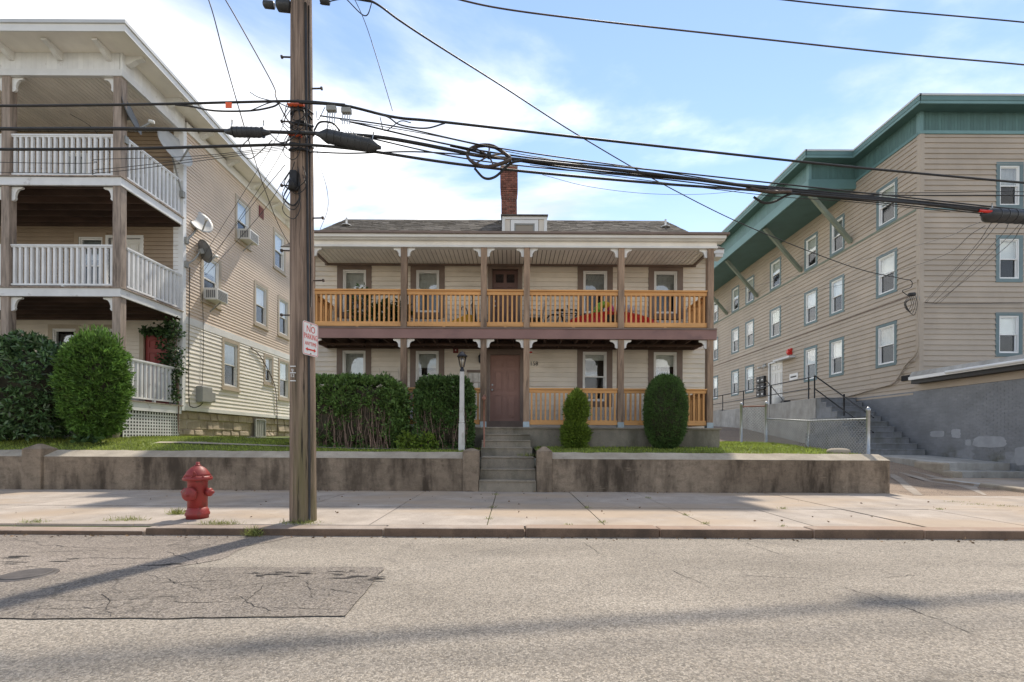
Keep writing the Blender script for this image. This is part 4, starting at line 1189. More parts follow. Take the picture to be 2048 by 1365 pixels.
# porch back wall
fb = FRONT(LW)
PW = [(-12.80, -11.85, 5.20, 7.10), (-13.55, -12.62, 2.75, 4.42), (-12.38, -11.45, 2.75, 4.42), (-13.2, -12.3, 8.1, 9.55), (-11.35, -10.6, 8.0, 8.95)]
ob = [(a + .03, b - .03, c + .03, d - .03) for a, b, c, d in PW] + [(-11.80, -10.86, 4.8, 6.98), (-10.80, -9.98, 2.0, 4.2)]
boards(A, fb, -20, LX - .10, 2.05, 4.60, .118, ob, M['cream'], joined='porch_siding')
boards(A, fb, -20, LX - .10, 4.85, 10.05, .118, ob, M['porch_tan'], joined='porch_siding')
for i, (a, b, c, d) in enumerate(PW):
    window(A, fb, a, b, c, d, .12, M['trim_tan'] if i else M['porch_tan'], M['white'], (.35, 0, 0, .6, .5)[i], M['blind_gr'])
door(A, fb, -11.80, -10.86, 4.85, 6.95, M['door_w'], M['white'], .08, top=.08)
door(A, fb, -10.76, -10.0, 2.10, 4.12, M['door_r'], M['trim_tan'], .12, top=.14)
# porch floors
LPX = [-9.70, -12.52, -15.34]
XE = LX + .02
for (zt, zb) in ((7.56, 7.33), (4.83, 4.60), (2.08, 1.83)):
    MB().box(-17, XE, LP_ - .02, LP_ + .03, zb, zt - .03).build('porch_band', M['wpaint'], A)
    MB().box(XE - .05, XE, LP_ + .031, LW - .04, zb, zt - .03).build('porch_band', M['wpaint'], A)
    y = LP_ - .05
    while y < LW - .05:
        MB().box(-17, XE + .03, y, min(y + .13, LW), zt - .028, zt).build('floor_board', M['post_l'], A); y += .135
    if zt > 3:
        y = LP_ + .12
        while y < LW - .1:
            MB().box(-17, XE - .06, y, y + .045, zb + .01, zt - .03).build('joist', M['joist'], A); y += .36
        MB().box(-17, XE - .06, LW - .06, LW - .03, zb - .05, zt - .03).build('ledger', M['joist'], A)
for i, x in enumerate(LPX):
    for (z0, z1) in ((2.082, 4.60), (4.832, 7.33), (7.562, 10.03)):
        if i == 0: xx0, xx1 = x - .17, x + .03
        else: xx0, xx1 = x - .10, x + .10
        MB().box(xx0, xx1, LP_ + .01, LP_ + .19, z0, z1).build('post', M['post_l'], A, bevel=.008)
        if i == 0: bracket(A, xx0 - .002, LP_ + .09, z1 - .002, -1, .27, .34, .05)
        else:
            for s in (-1, 1): bracket(A, x + s * .102, LP_ + .09, z1 - .002, s, .27, .34, .05)
fr_ = FRONT(LP_ + .09)
for zt in (7.56, 4.83, 2.08):
    for a, b in ((LPX[1] + .10, LPX[0] - .172), (LPX[2] + .10, LPX[1] - .10)):
        railing(A, fr_, a, b, zt + .06, zt + 1.07, .142, .055, M['wpaint'], M['wpaint'], face=.03, cap=.04, bot=.045, capw=.09, foot=zt + .002)
    railing(A, SIDEP(XE - .06), LP_ + .20, LW - .06, zt + .06, zt + 1.07, .142, .055, M['wpaint'], M['wpaint'], face=.03, cap=.04, bot=.045, capw=.09, foot=zt + .002)
# lattice skirt and corner pier
lt = MB(SIDEP(XE - .05))
y = LP_ + .12
while y < LW - .08: lt.box(y, y + .040, .004, .008, 1.02, 1.82); y += .092
z = 1.04
while z < 1.80: lt.box(LP_ + .12, LW - .05, 0, .004, z, z + .040); z += .085
lt.build('lattice', M['wpaint'], A)
ltf = MB(FRONT(LP_ + .08)); x = -13.2
while x < XE - .5: ltf.box(x, x + .042, .006, .012, 1.02, 1.82); x += .078
z = 1.04
while z < 1.80: ltf.box(-13.2, XE - .5, 0, .006, z, z + .042); z += .078
ltf.build('lattice', M['wpaint'], A)
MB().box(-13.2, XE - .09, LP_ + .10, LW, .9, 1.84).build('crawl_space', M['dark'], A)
MB().box(XE - .42, XE - .08, LP_ - .01, LP_ + .09, .9, 1.82).build('stone_pier', M['stone'], A, bevel=.01)
# top: ceiling, frieze, roof with corbels
x = -17
while x < LX - .05:
    MB().hexa([(x, LP_ + .1, 10.07), (x + .10, LP_ + .1, 10.07), (x + .10, LW, 10.07), (x, LW, 10.07), (x, LP_ + .1, 10.085), (x + .102, LP_ + .1, 10.085), (x + .102, LW, 10.085), (x, LW, 10.085)]).build('ceiling_board', M['ceil'], A); x += .118
MB().box(-17, LX - .04, LP_ + .08, LW, 10.087, 10.11).build('ceiling_deck', M['joist'], A)
x = -17
while x < XE - .1:
    MB().box(x, x + .125, LP_, LP_ + .04, 10.19, 10.60).build('frieze_board', M['wpaint'], A); x += .128
y = LP_ + .1
while y < LW + .02:
    MB().box(XE - .04, XE, y, y + .125, 10.19, 10.60).build('frieze_board', M['wpaint'], A); y += .128
MB().box(-17, XE + .015, LP_ - .015, LP_ + .06, 10.03, 10.188).build('frieze_moulding', M['wpaint'], A)
MB().box(XE - .06, XE + .015, LP_ + .061, LW + .1, 10.03, 10.188).build('frieze_moulding', M['wpaint'], A)
MB().box(XE - .045, XE + .008, LP_ - .008, LP_ + .098, 10.19, 10.60).build('frieze_corner', M['wpaint'], A)
EX, EYF = -9.07, 10.60
def rz(y): return 10.62 - .030 * (y - 10.6)
def slabq(name, m, x0, x1, y0, y1, b0, b1):
    return MB().hexa([(x0, y0, rz(y0) + b0), (x1, y0, rz(y0) + b0), (x1, y1, rz(y1) + b0), (x0, y1, rz(y1) + b0), (x0, y0, rz(y0) + b1), (x1, y0, rz(y0) + b1), (x1, y1, rz(y1) + b1), (x0, y1, rz(y1) + b1)]).build(name, m, A)
slabq('soffit', M['ceil'], -17.5, EX - .02, EYF + .02, 22.3, 0, .03)
slabq('fascia', M['white'], EX - .03, EX, EYF, 22.3, -.02, .15)
slabq('fascia', M['white'], -17.5, EX - .032, EYF, EYF + .03, -.02, .15)
slabq('roof', M['roofedge'], -17.5, EX + .03, EYF - .03, 22.3, .152, .23)
MB().box(-17.3, LX - .2, LP_ + .1, 21.8, 10.12, 10.2).build('roof_deck', M['joist'], A)
def corbel(x, y, ax):
    pts = [(0, 0), (.42, 0), (.42, -.05), (.34, -.07), (.24, -.10), (.14, -.17), (.05, -.21), (0, -.21)]
    z = rz(y) - .001
    mb = MB()
    if ax == 0: mb.prism([(p, z + q) for p, q in pts], 1, y - .06, y + .06); mb.v = [(x + a, b, c) for a, b, c in mb.v]
    else: mb.prism([(LP_ - p, z + q) for p, q in pts], 0, x - .06, x + .06)
    mb.build('corbel', M['white'], A)
for x in (-9.95, -11.15, -12.35, -13.55): corbel(x, LP_, 1)
y = 11.35
while y < 21.5: corbel(XE, y, 0); y += 1.32
# fittings
o = tag(MB(fs).box(17.25, 17.55, .02, .045, 9.55, 9.95).build('wall_vent', M['alarm']), 'small red wall vent high under the eave of the left house', 'vent')
for i in range(6): MB(fs).box(17.28, 17.52, .045, .055, 9.58 + i * .06, 9.60 + i * .06).build('vent_slat', M['rust'], o)
def window_ac(y0, z0, lab, big=1.0):
    o = thing('window_air_conditioner', (LX + .2, y0 + .25, z0), lab, 'air conditioner', 'window air conditioners on the left house')
    MB(fs).box(y0, y0 + .56, -.05, .42 * big, z0, z0 + .37).build('case', M['ac'], o, bevel=.012)
    for i in range(7): MB(fs).box(y0 + .05, y0 + .51, .42 * big, .42 * big + .006, z0 + .04 + i * .042, z0 + .062 + i * .042).build('grille_slat', M['ac_d'], o)
    for i in range(5): MB(FRONT(y0)).box(LX + .08 + i * .06, LX + .12 + i * .06, 0, .006, z0 + .06, z0 + .30).build('side_louvre', M['ac_d'], o)
    MB(fs).beam((y0 + .28, .35, z0 - .02), (y0 + .28, .0, z0 - .32), .03).build('support_arm', M['grey'], o)
window_ac(15.98, 8.12, 'white air conditioner in the top floor window of the left house')
window_ac(14.22, 5.46, 'white air conditioner in the second floor window below the satellite dishes')
o = thing('electric_meter', (LX + .1, 14.4, 2.2), 'grey utility meter box low on the side wall of the left house', 'meter')
MB(fs).box(13.85, 14.35, .02, .22, 2.22, 2.72).build('case', M['grey'], o, bevel=.03)
MB(fs).box(14.38, 14.62, .02, .14, 2.28, 2.58).build('side_box', M['grey'], o, bevel=.02)
MB().tube(spline([(LX + .06, 13.52, 6.2), (LX + .06, 13.5, 4.0), (LX + .07, 13.5, 2.3), (LX + .1, 13.6, 2.05), (LX + .1, 13.9, 2.1), (LX + .1, 14.1, 2.25)], 6), .012, 6).build('cable', M['cable'], o)
MB().tube(spline([(LX + .05, 14.1, 5.6), (LX + .05, 14.15, 4.0), (LX + .05, 14.1, 2.72)], 6), .008, 6).build('cable', M['cable'], o)
tag(MB().tube(spline([(LX + .05, 16.7, 4.46), (LX + .06, 17.3, 4.25), (LX + .06, 18.2, 3.5), (LX + .06, 18.5, 2.9), (LX + .06, 18.6, 1.8), (LX + .06, 18.6, 1.2)], 6), .016, 6).build('conduit', M['cable_b']), 'thin brown conduit running down the lower side wall of the left house', 'conduit')
# satellite dishes
def dish(name, lab, c, nrm, rx, foot, m, arm=None, lnb=True):
    """c centre of the bowl, nrm the way it looks, foot where the mast meets the house"""
    c = Vector(c); n = Vector(nrm).normalized(); foot = Vector(foot)
    o = thing(name, foot, lab, 'satellite dish', 'satellite dishes on the left house')
    a = n.cross(Vector((0, 0, 1))).normalized(); b = a.cross(n)
    vs = []; fs_ = []; K = 24; rings = 5
    for side in (0, 1):
        for i in range(rings + 1):
            r = i / rings
            for k in range(K):
                t = 2 * math.pi * k / K
                vs.append(c + (a * math.cos(t) + b * math.sin(t) * 1.12) * rx * r + n * (.16 * rx * r * r * 1.2 - side * .012))
    N = (rings + 1) * K
    for side in (0, 1):
        for i in range(rings):
            for k in range(K):
                q = (i * K + k, i * K + (k + 1) % K, (i + 1) * K + (k + 1) % K, (i + 1) * K + k)
                fs_.append(tuple(side * N + j for j in q))
    for k in range(K): fs_.append((rings * K + k, rings * K + (k + 1) % K, N + rings * K + (k + 1) % K, N + rings * K + k))
    MB().add(vs, fs_, True).build('reflector', m, o)
    back = c - n * .07
    MB().beam(c - n * .02, back - n * .06, .11, .14).build('mount', M['grey'], o)
    MB().tube(spline([foot, foot * .45 + back * .55 + Vector((0, 0, -.06)), back - n * .04], 5), .024, 8).build('mast', M['grey'], o)
    MB().box(foot.x - .05, foot.x + .05, foot.y - .05, foot.y + .05, foot.z - .09, foot.z + .09).build('foot_plate', M['grey'], o)
    if lnb:
        tip = c + n * rx * 1.15 - b * rx * .55
        MB().beam(c - b * rx * 1.0, tip, .028, .04).build('arm', M['grey'], o)
        MB().lathe([(.03, -.06), (.045, -.04), (.05, .04), (.035, .07)], tip, 10, c - tip).build('feed_horn', M['ac'], o)
d1 = P(258, 232, 11.5)
dish('satellite_dish', 'dark satellite dish seen edge-on at the top porch corner of the left house', d1, (.93, .30, .35), .38, (LX - .02, 11.35, 8.55), M['dish_d'])
d2 = P(347, 300, 13.0)
dish('satellite_dish', 'large pale satellite dish above the top porch railing, tilted towards the sky', d2, (.88, -.25, .42), .48, (LX + .05, 13.22, 8.20), M['dish'])
d3 = P(400, 446, 13.9)
dish('satellite_dish', 'pale satellite dish on the side wall, above the dark round one', d3, (.75, -.50, .40), .34, (LX + .06, 13.36, 6.92), M['dish'])
d4 = P(407, 503, 13.9)
dish('satellite_dish', 'round dark grey satellite dish, lowest on the corner of the left house', d4, (.35, .75, .35), .30, (LX + .06, 13.36, 6.22), M['dish_d'])
tag(MB().box(-12.2, -12.16, 12.2, 12.7, 7.57, 8.1).box(-12.2, -11.8, 12.2, 12.24, 7.9, 8.02).box(-12.18, -11.8, 12.22, 12.66, 7.93, 7.97).build('folding_chair', M['dish_d']), 'grey folding chair on the top porch of the left house', 'chair')

# ================================================================== right apartment building
BX, BY = 14.94, 16.70
Bd = thing('apartment_building', (20, 25, 2.8), 'three-storey tan-sided apartment building with teal cornice and blue-grey window trim', 'building')
MB().box(BX + .30, 26, BY + .30, 40, .3, 13.2).build('wall', M['core'], Bd)
sn = SIDEN(BX); ff_ = FRONT(BY)
COLS = [(17.66, 18.68), (20.47, 21.42), (22.27, 23.28), (25.30, 26.40), (28.10, 29.15), (29.97, 31.0), (33.0, 34.0)]
ROWS = [(9.75, 11.40), (6.95, 8.66), (4.10, 5.83)]
WN = []
for ri, (c, d) in enumerate(ROWS):
    for ci, (a, b) in enumerate(COLS):
        if ri == 2 and ci == 3: continue
        WN.append((a, b, c, d, ri, ci))
dr_op = (25.12, 26.50, 3.0, 5.60)
opS = [(a + .04, b - .04, c + .04, d - .04) for a, b, c, d, _, _ in WN] + [dr_op]
boards(Bd, sn, BY + .10, 38.0, 2.92, 12.42, .195, opS, M['tan'], far=21.9, thick=.036, split=True)
for a, b, c, d, ri, ci in WN:
    f = R.choice((.5, .5, .47, .55, .35, .62, .5, .95, .2)); bm = M[R.choice(('blind', 'blind', 'curtain', 'blind_g', 'blind', 'blind_gr'))]
    window(Bd, sn, a, b, c, d, .115, M['wtrim'], M['vinyl'], f, bm, sill=False)
FWX = [(17.70, 18.69), (20.9, 21.9), (24.0, 24.9)]
opF = []
for c, d in ((9.68, 11.38), (6.98, 8.70), (4.25, 5.88)):
    for a, b in FWX: opF.append((a, b, c, d))
boards(Bd, ff_, BX + .12, 25.9, 2.92, 12.42, .195, [(a + .04, b - .04, c + .04, d - .04) for a, b, c, d in opF], M['tan'], thick=.036, split=True)
for a, b, c, d in opF:
    window(Bd, ff_, a, b, c, d, .13, M['wtrim'], M['vinyl'], .5, M['blind'] if c < 9 else M['blind_gr'], sill=False)
MB().box(BX - .035, BX + .12, BY - .035, BY + .12, 2.9, 12.42).build('corner_board', M['tan'], Bd)
MB(sn).box(BY + .121, 38, -.01, .04, 9.66, 9.735).build('band_board', M['strut'], Bd)
MB(ff_).box(BX + .121, 25.9, -.01, .045, 9.62, 9.675).build('band_board', M['teal_l'], Bd)
MB(sn).box(BY + .121, 38, -.01, .035, 6.56, 6.60).build('band_board', M['brown'], Bd)
MB(sn).box(BY + .2, 20.4, -.01, .05, 2.86, 2.93).build('band_board', M['tan'], Bd)
# cornice: teal boards over the siding, and the deep box further back
def tboards(fr, s0, s1, z0, z1, w=.118, m='teal_d'):
    s = s0
    while s < s1 - .03:
        e = min(s + w - .006, s1)
        MB(fr).box(s, e, 0, .02, z0, z1).build('frieze_board', M[m], Bd); s += w
MB().box(BX + .0, 26, BY + .02, 40, 12.42, 13.4).build('frieze_core', M['teal_d'], Bd)
tboards(FRONT(BY + .02), BX + .06, 22.0, 12.52, 13.22)
tboards(SIDEN(BX), BY + .14, 19.85, 12.52, 13.22, .135)
MB().box(BX - .045, BX + .08, BY - .03, BY + .13, 12.45, 13.22).build('frieze_corner', M['teal_l'], Bd)
MB(ff_).box(BX - .06, 26, -.02, .05, 12.40, 12.515).build('frieze_moulding', M['teal_l'], Bd)
MB(sn).box(BY + .06, 19.85, -.02, .05, 12.40, 12.515).build('frieze_moulding', M['teal'], Bd)
KX = 12.90; KY = 19.85
MB().box(KX + .02, BX, KY + .02, 37, 12.16, 13.4).build('overhang_core', M['teal_d'], Bd)
MB().box(KX + .04, BX - .03, KY + .04, 37, 12.10, 12.158).build('overhang_soffit', M['teal_d'], Bd)
tboards(FRONT(KY + .02), KX + .06, BX - .02, 12.52, 13.22)
tboards(SIDEN(KX + .02), KY + .14, 36, 12.52, 13.22, .24, 'teal')
MB().box(KX - .03, KX + .09, KY - .03, KY + .13, 12.52, 13.22).build('frieze_corner', M['teal_l'], Bd)
MB(FRONT(KY)).box(KX - .05, BX - .02, -.02, .05, 12.10, 12.51).build('frieze_moulding', M['teal'], Bd)
MB(SIDEN(KX)).box(KY + .02, 37, -.02, .05, 12.10, 12.51).build('frieze_moulding', M['teal_l'], Bd)
# eaves: soffit, fascia and metal edge following the jog in the outline
OV = .45
out = [(26.0, BY - OV), (BX - OV, BY - OV), (BX - OV, KY - OV), (KX - OV, KY - OV), (KX - OV, 38)]
poly = out + [(26.0, 38)]
MB().prism(poly, 2, 13.222, 13.25).build('soffit', M['teal_d'], Bd)
MB().prism([(x + (.0), y) for x, y in poly], 2, 13.50, 13.54).build('roof', M['roofedge'], Bd)
for (p, q) in zip(out, out[1:]):
    x0, x1 = min(p[0], q[0]), max(p[0], q[0]); y0, y1 = min(p[1], q[1]), max(p[1], q[1])
    if x0 == x1: x1 = x0 + .03
    else: y1 = y0 + .03; x0 += .031
    MB().box(x0 - .012, x1, y0 - .012, y1, 13.20, 13.30).build('fascia', M['teal_l'], Bd)
    MB().box(x0 - .03, x1, y0 - .03, y1, 13.302, 13.46).build('fascia', M['teal'], Bd)
    MB().box(x0 - .05, x1, y0 - .05, y1, 13.462, 13.53).build('roof_edge', M['roofedge'], Bd)
for y in (20.05, 23.5, 27.7, 31.6):
    MB().beam((KX + .10, y, 12.08), (BX - .03, y, 9.88), .15, .16).build('strut', M['strut'], Bd)
# door with its fittings
door(Bd, sn, 25.2, 26.42, 3.10, 5.55, M['door_w'], M['white'], .09, top=.08)
o = tag(MB(sn).box(24.25, 24.55, .02, .12, 5.72, 6.05).build('alarm_bell', M['red']), 'red fire alarm bell on the side of the tan building above the door', 'alarm')
MB().lathe([(.14, 0), (.14, .05), (.08, .1)], (BX - .12, 24.4, 5.88), 14, (-1, 0, 0)).build('gong', M['red'], o)
o = thing('wall_light', (BX - .1, 26.9, 5.4), 'twin floodlight on the wall left of the white side door', 'lamp')
MB(sn).box(26.75, 26.95, .02, .08, 5.45, 5.65).build('base', M['grey'], o)
for s in (26.62, 27.15): MB().lathe([(.04, 0), (.05, .08), (.09, .16), (.09, .18)], (BX - .1, s, 5.5), 12, (-.7, .5, -.3)).build('lamp_head', M['ac'], o)
o = thing('mailbox_bank', (BX - .1, 27.2, 3.6), 'black bank of wall mailboxes beside the white side door', 'mailbox')
for i in range(2):
    for j in range(3):
        k = MB(sn).box(26.75 + i * .44, 27.15 + i * .44, .02, .16, 3.72 + j * .42, 4.10 + j * .42).build('box', M['black'], o, bevel=.02)
        MB(sn).box(26.85 + i * .44, 27.0 + i * .44, .16, .165, 3.84 + j * .42, 3.92 + j * .42).build('card', M['signw'], k)
o = tag(MB(sn).box(23.75, 24.45, .02, .05, 4.35, 4.68).build('address_sign', M['signw']), 'white address plate with dark lettering right of the white side door', 'sign')
MB(sn).box(23.85, 24.35, .05, .055, 4.47, 4.55).build('lettering', M['number'], o)
tag(MB(sn).box(24.0, 25.5, .02, .35, 5.52, 5.62).build('door_canopy', M['wpaint']), 'small weathered canopy board over the white side door', 'canopy')
o = thing('broom', (13.9, 24.3, 3.0), 'black broom leaning by the white bin at the side door', 'broom')
MB().tube([(13.75, 24.6, 4.35), (14.1, 23.6, 3.15)], .02, 6).build('handle', M['black'], o)
MB().box(13.95, 14.3, 23.35, 23.7, 3.01, 3.2).build('head', M['black'], o, bevel=.03)
o = tag(MB().lathe([(.2, 0), (.24, .02), (.27, .42), (.28, .45)], (14.3, 24.4, 3.005), 14).build('plastic_tub', M['vinyl']), 'white plastic tub on the landing beside the broom', 'tub')
tag(MB().tube(spline([P(1836, 560, 16.58), P(1836, 640, 16.58), P(1836, 700, 16.6), (14.86, 17.2, 4.0), (14.86, 17.7, 3.42), (14.86, 18.4, 3.30), (14.86, 20.0, 3.12), (14.86, 20.6, 3.1)], 6), .03, 8).build('conduit', M['tan']), 'tan conduit pipe running down the corner of the tan building to the steps', 'conduit')
o = thing('service_head', (14.82, 16.7, 6.2), 'black service wire head with loose loops on the corner of the tan building', 'service head')
MB().lathe([(.05, 0), (.06, .1), (.03, .2)], (14.80, 16.62, 6.28), 10).build('cap', M['grey'], o)
MB().lathe([(.05, 0), (.07, .04), (.07, .22), (.03, .26)], P(1817, 590, 16.5), 10, (1, 0, .1)).build('splice', M['cable'], o)
for k in range(4):
    q = P(1815 + k * 4, 596, 16.5)
    MB().tube(spline([q, q + Vector((-.12 - .05 * k, 0, -.22)), q + Vector((.0, 0, -.46 - .06 * k)), q + Vector((.14, 0, -.24)), q + Vector((.16, .1, .1))], 5), .008, 5).build('wire_loop', M['cable'], o)

# ---- stairs, landing wall, iron rails
lw = thing('landing_wall', (13.5, 27, 1), 'pale grey concrete landing wall along the side of the tan building', 'wall')
MB().box(13.30, BX - .001, 19.95, 23.5, .2, 3.0).build('wall_section', M['greyc'], lw, bevel=.015)
MB().box(13.295, BX - .001, 23.51, 29.0, .2, 2.99).build('wall_section', M['greyc'], lw, bevel=.015)
MB().box(13.30, BX - .001, 29.01, 37.5, .2, 3.06).build('wall_section', M['greyc'], lw, bevel=.015)
ss = thing('side_stairs', (14.1, 18, .6), 'grey painted concrete stairs climbing beside the grey brick wall', 'stairs')
NS = 11
for i in range(NS):
    y0 = 16.36 + i * .328; z1 = .63 + (i + 1) * .2155
    xl_ = 12.86 if i < 4 else (13.05 if i < 7 else 13.31)
    xl_ += .0012 * i
    MB().box(xl_, 14.86 - .0012 * i, y0, 19.94 - i * .002, .3 + i * .001, z1 - .045).build('riser', M['gstep'], ss)
    MB().box(xl_ - .004, 14.861, y0 - .02, y0 + .36, z1 - .044, z1).build('tread', M['gstep'], ss, bevel=.012)
ir = thing('iron_railing', (13.4, 24, 3), 'black iron pipe railing along the landing and down the side stairs', 'railing')
for y in (20.6, 23.6, 26.4, 29.0): MB().tube([(13.42, y, 2.95), (13.42, y, 3.98)], .028, 8).build('post', M['black'], ir)
MB().tube([(13.42, 20.5, 3.98), (13.42, 36, 4.02)], .026, 8).build('top_rail', M['black'], ir)
MB().tube([(13.42, 20.5, 3.48), (13.42, 36, 3.52)], .022, 8).build('middle_rail', M['black'], ir)
MB().tube([(13.42, 20.2, 2.9), (13.42, 20.2, 4.02)], .028, 8).build('post', M['black'], ir)
MB().tube([(13.42, 18.4, 1.9), (13.42, 18.4, 3.02)], .028, 8).build('post', M['black'], ir)
MB().tube([(13.42, 20.2, 4.02), (13.42, 16.9, 2.0)], .028, 8).build('top_rail', M['black'], ir)
MB().tube([(13.42, 20.2, 3.45), (13.42, 16.9, 1.45)], .026, 8).build('middle_rail', M['black'], ir)
MB().tube([(13.42, 32.2, 4.0), (13.42, 31.9, 3.9), (13.0, 31, 3.2)], .026, 8).build('brace', M['black'], ir)

# ---- low grey garage
G = thing('brick_garage', (17, 13, .3), 'low grey painted brick building with a flat white-edged roof, in front of the tan building', 'building')
MB().box(BX - .04, 24, 9.2, 20.0, -.05, 2.98).build('wall', M['pbrick'], G)
bk = MB(SIDEN(BX - .04)); z = .0; k = 0
while z < 2.95:
    s = 12.2 - (.105 if k % 2 else 0)
    while s < 20.0:
        j = R.uniform(.004, .006)
        bk.box(s, min(s + .197, 20.0), 0, j, z, z + .054); s += .209
    z += .068; k += 1
bk.build('bricks', M['pbrick'], G, kind='stuff')
for i, (ya, yb, za, zb) in enumerate(((13.70, 14.69, .95, 1.30), (15.10, 15.43, 1.25, 1.55), (15.66, 16.2, 1.28, 1.5), (12.9, 13.5, .45, 1.0), (14.75, 14.95, 1.0, 1.2))):
    n = 26; vs = []
    for k in range(n):
        t = 2 * math.pi * k / n; c_, s_ = math.cos(t), math.sin(t)
        q = (abs(c_) ** 5 + abs(s_) ** 5) ** -.2 * R.uniform(.90, 1.06)
        vs.append(((ya + yb) / 2 + (yb - ya) / 2 * c_ * q, .0085, (za + zb) / 2 + (zb - za) / 2 * s_ * q))
    MB(SIDEN(BX - .04)).add(vs, [tuple(range(n))]).build('paint_patch', M['paint'], G)
MB(SIDEN(BX - .04)).box(9.2, 16.68, 0, .02, 2.985, 3.22).build('tan_strip', M['tan'], G)
MB().box(14.60, 24, 9.0, 16.66, 3.225, 3.36).build('dark_fascia', M['black'], G)
MB().box(14.50, 24, 8.9, 16.665, 3.362, 3.47).build('gutter', M['vinyl'], G)
MB().hexa([(14.52, 8.9, 3.472), (24, 8.9, 3.472), (24, 16.66, 3.472), (14.52, 16.66, 3.472), (14.62, 8.9, 3.62), (24, 8.9, 3.75), (24, 16.66, 3.75), (14.62, 16.66, 3.66)]).build('roof', M['greyc'], G)
MB(SIDEN(BX)).box(16.3, 17.4, .0, .07, 3.42, 3.62).build('flashing', M['dark'], G)
MB().tube([(14.48, 9, 3.44), (14.48, 15.2, 3.44)], .05, 8).build('downpipe', M['vinyl'], G)
# concrete pads at the foot of the stairs
pd = thing('stair_pad', (14, 15, .3), 'stepped grey concrete pad at the foot of the side stairs', 'pad')
MB().hexa([(12.86, 13.6, .0), (14.9, 13.6, .0), (14.9, 16.4, .0), (12.86, 16.4, .0), (12.86, 13.6, .505), (14.9, 13.6, .50), (14.9, 16.4, .64), (12.86, 16.4, .64)]).build('upper_pad', M['greyc'], pd, bevel=.02)
MB().box(12.92, 15, 13.16, 13.62, -.05, .275).build('lower_pad', M['greyc'], pd, bevel=.02)
MB().box(12.80, 13.02, 13.5, 14.5, .05, .50).build('edge_stone', M['cap'], pd, bevel=.05)
MB().box(12.72, 13.0, 13.1, 13.48, -.02, .27).build('edge_stone', M['cap'], pd, bevel=.04)
lp = thing('low_kerb', (11.2, 11, .05), 'low broken concrete kerb between the driveway and the garage walk', 'kerb')
MB().hexa([(10.85, 9.5, -.02), (26, 9.03, -.02), (26, 13.2, -.02), (11.75, 12.9, -.02), (10.85, 9.5, .115), (26, 9.03, .115), (26, 13.2, .10), (11.75, 12.9, .10)]).build('walk_slab', M['walk'], lp)
MB().hexa([(10.74, 9.4, -.02), (10.95, 9.4, -.02), (11.42, 10.9, -.02), (11.2, 10.9, -.02), (10.74, 9.4, .155), (10.95, 9.4, .155), (11.42, 10.9, .15), (11.2, 10.9, .15)]).build('edge_stone', M['cap'], lp, bevel=.03)
MB().hexa([(11.22, 10.93, -.02), (11.43, 10.93, -.02), (11.85, 12.3, -.02), (11.65, 12.3, -.02), (11.22, 10.93, .12), (11.43, 10.93, .12), (11.85, 12.3, .11), (11.65, 12.3, .11)]).build('edge_stone', M['greyc'], lp, bevel=.03)

# ================================================================== utility pole
PXB, PYB = -2.655, 5.80
def pole_x(z): return PXB - .0085 * z
U = thing('utility_pole', (PXB, PYB, .08), 'tall weathered wooden utility pole at the kerb, hung with cables', 'pole')
pv = []; pf = []; K = 28; zs = list(np.linspace(0, 11.5, 58))
for z in zs:
    r = .160 - .0052 * z
    for k in range(K):
        t = 2 * math.pi * k / K
        rr = r * (1 + .012 * math.sin(t * 7 + z * .3) + R.uniform(-.008, .008))
        pv.append((pole_x(z) + rr * math.cos(t), PYB + rr * math.sin(t), z))
for i in range(len(zs) - 1):
    for k in range(K): pf.append((i * K + k, i * K + (k + 1) % K, (i + 1) * K + (k + 1) % K, (i + 1) * K + k))
MB().add(pv, pf, True).build('shaft', M['pole'], U)
for (u, v, s) in ((562, 115, -1), (645, 178, 1), (562, 244, -1), (565, 372, -1), (645, 437, 1), (561, 502, -1), (645, 562, 1), (562, 631, -1)):
    z = P(u, v, PYB).z; r = .158 - .0052 * z; x = pole_x(z)
    MB().tube([(x + s * (r - .03), PYB, z), (x + s * (r + .12), PYB, z + .004)], .010, 8).tube([(x + s * (r + .115), PYB, z + .004), (x + s * (r + .135), PYB, z + .004)], .021, 8).build('step_bolt', M['cable_b'], U)
for (v, w_) in ((205, .20), (263, .17)):
    z = P(598, v, 5.6).z; x = pole_x(z)
    MB().tube([(x - .10, PYB - .155, z), (x - .10 + w_, PYB - .16, z - (.0 if v < 220 else .03))], .020, 8).build('orange_guard', M['orange'], U)
z = P(595, 355, 5.6).z
MB().box(pole_x(z) - .075, pole_x(z) + .02, PYB - .20, PYB - .12, z - .14, z + .10).build('terminal_box', M['cable'], U, bevel=.02)
MB().lathe([(.04, 0), (.045, .1), (.02, .14)], (pole_x(z) - .03, PYB - .2, z - .16), 8).build('terminal', M['cable'], U)
for k in range(7):
    z = P(595, 205 + k * 14, 5.6).z; x = pole_x(z); r = .158 - .0052 * z + .012
    a0 = R.uniform(-2.6, -2.0); a1 = R.uniform(-.6, .2); dzz = R.uniform(-.08, .08)
    MB().tube([(x + r * math.cos(a0 + (a1 - a0) * i / 10), PYB + r * math.sin(a0 + (a1 - a0) * i / 10), z + dzz * math.sin(i / 3)) for i in range(11)], R.choice((.009, .012, .016)), 6).build('wrap_wire', M['cable'], U)
for k in range(16):
    z = P(595, (330 if k % 2 else 215) + R.uniform(-20, 60), 5.6).z; x = pole_x(z); s = R.choice((-1, 1)); rr = R.uniform(.10, .26)
    pts = [(x + s * .08, PYB - .15, z), (x + s * (.08 + rr * .3), PYB - .19, z - rr), (x + s * .02, PYB - .19, z - rr * 1.5), (x - s * .06, PYB - .18, z - rr * .9), (x - s * .02, PYB - .16, z + .05)]
    MB().tube(spline(pts, 6), .005, 5).build('loose_wire', M['cable'], U)
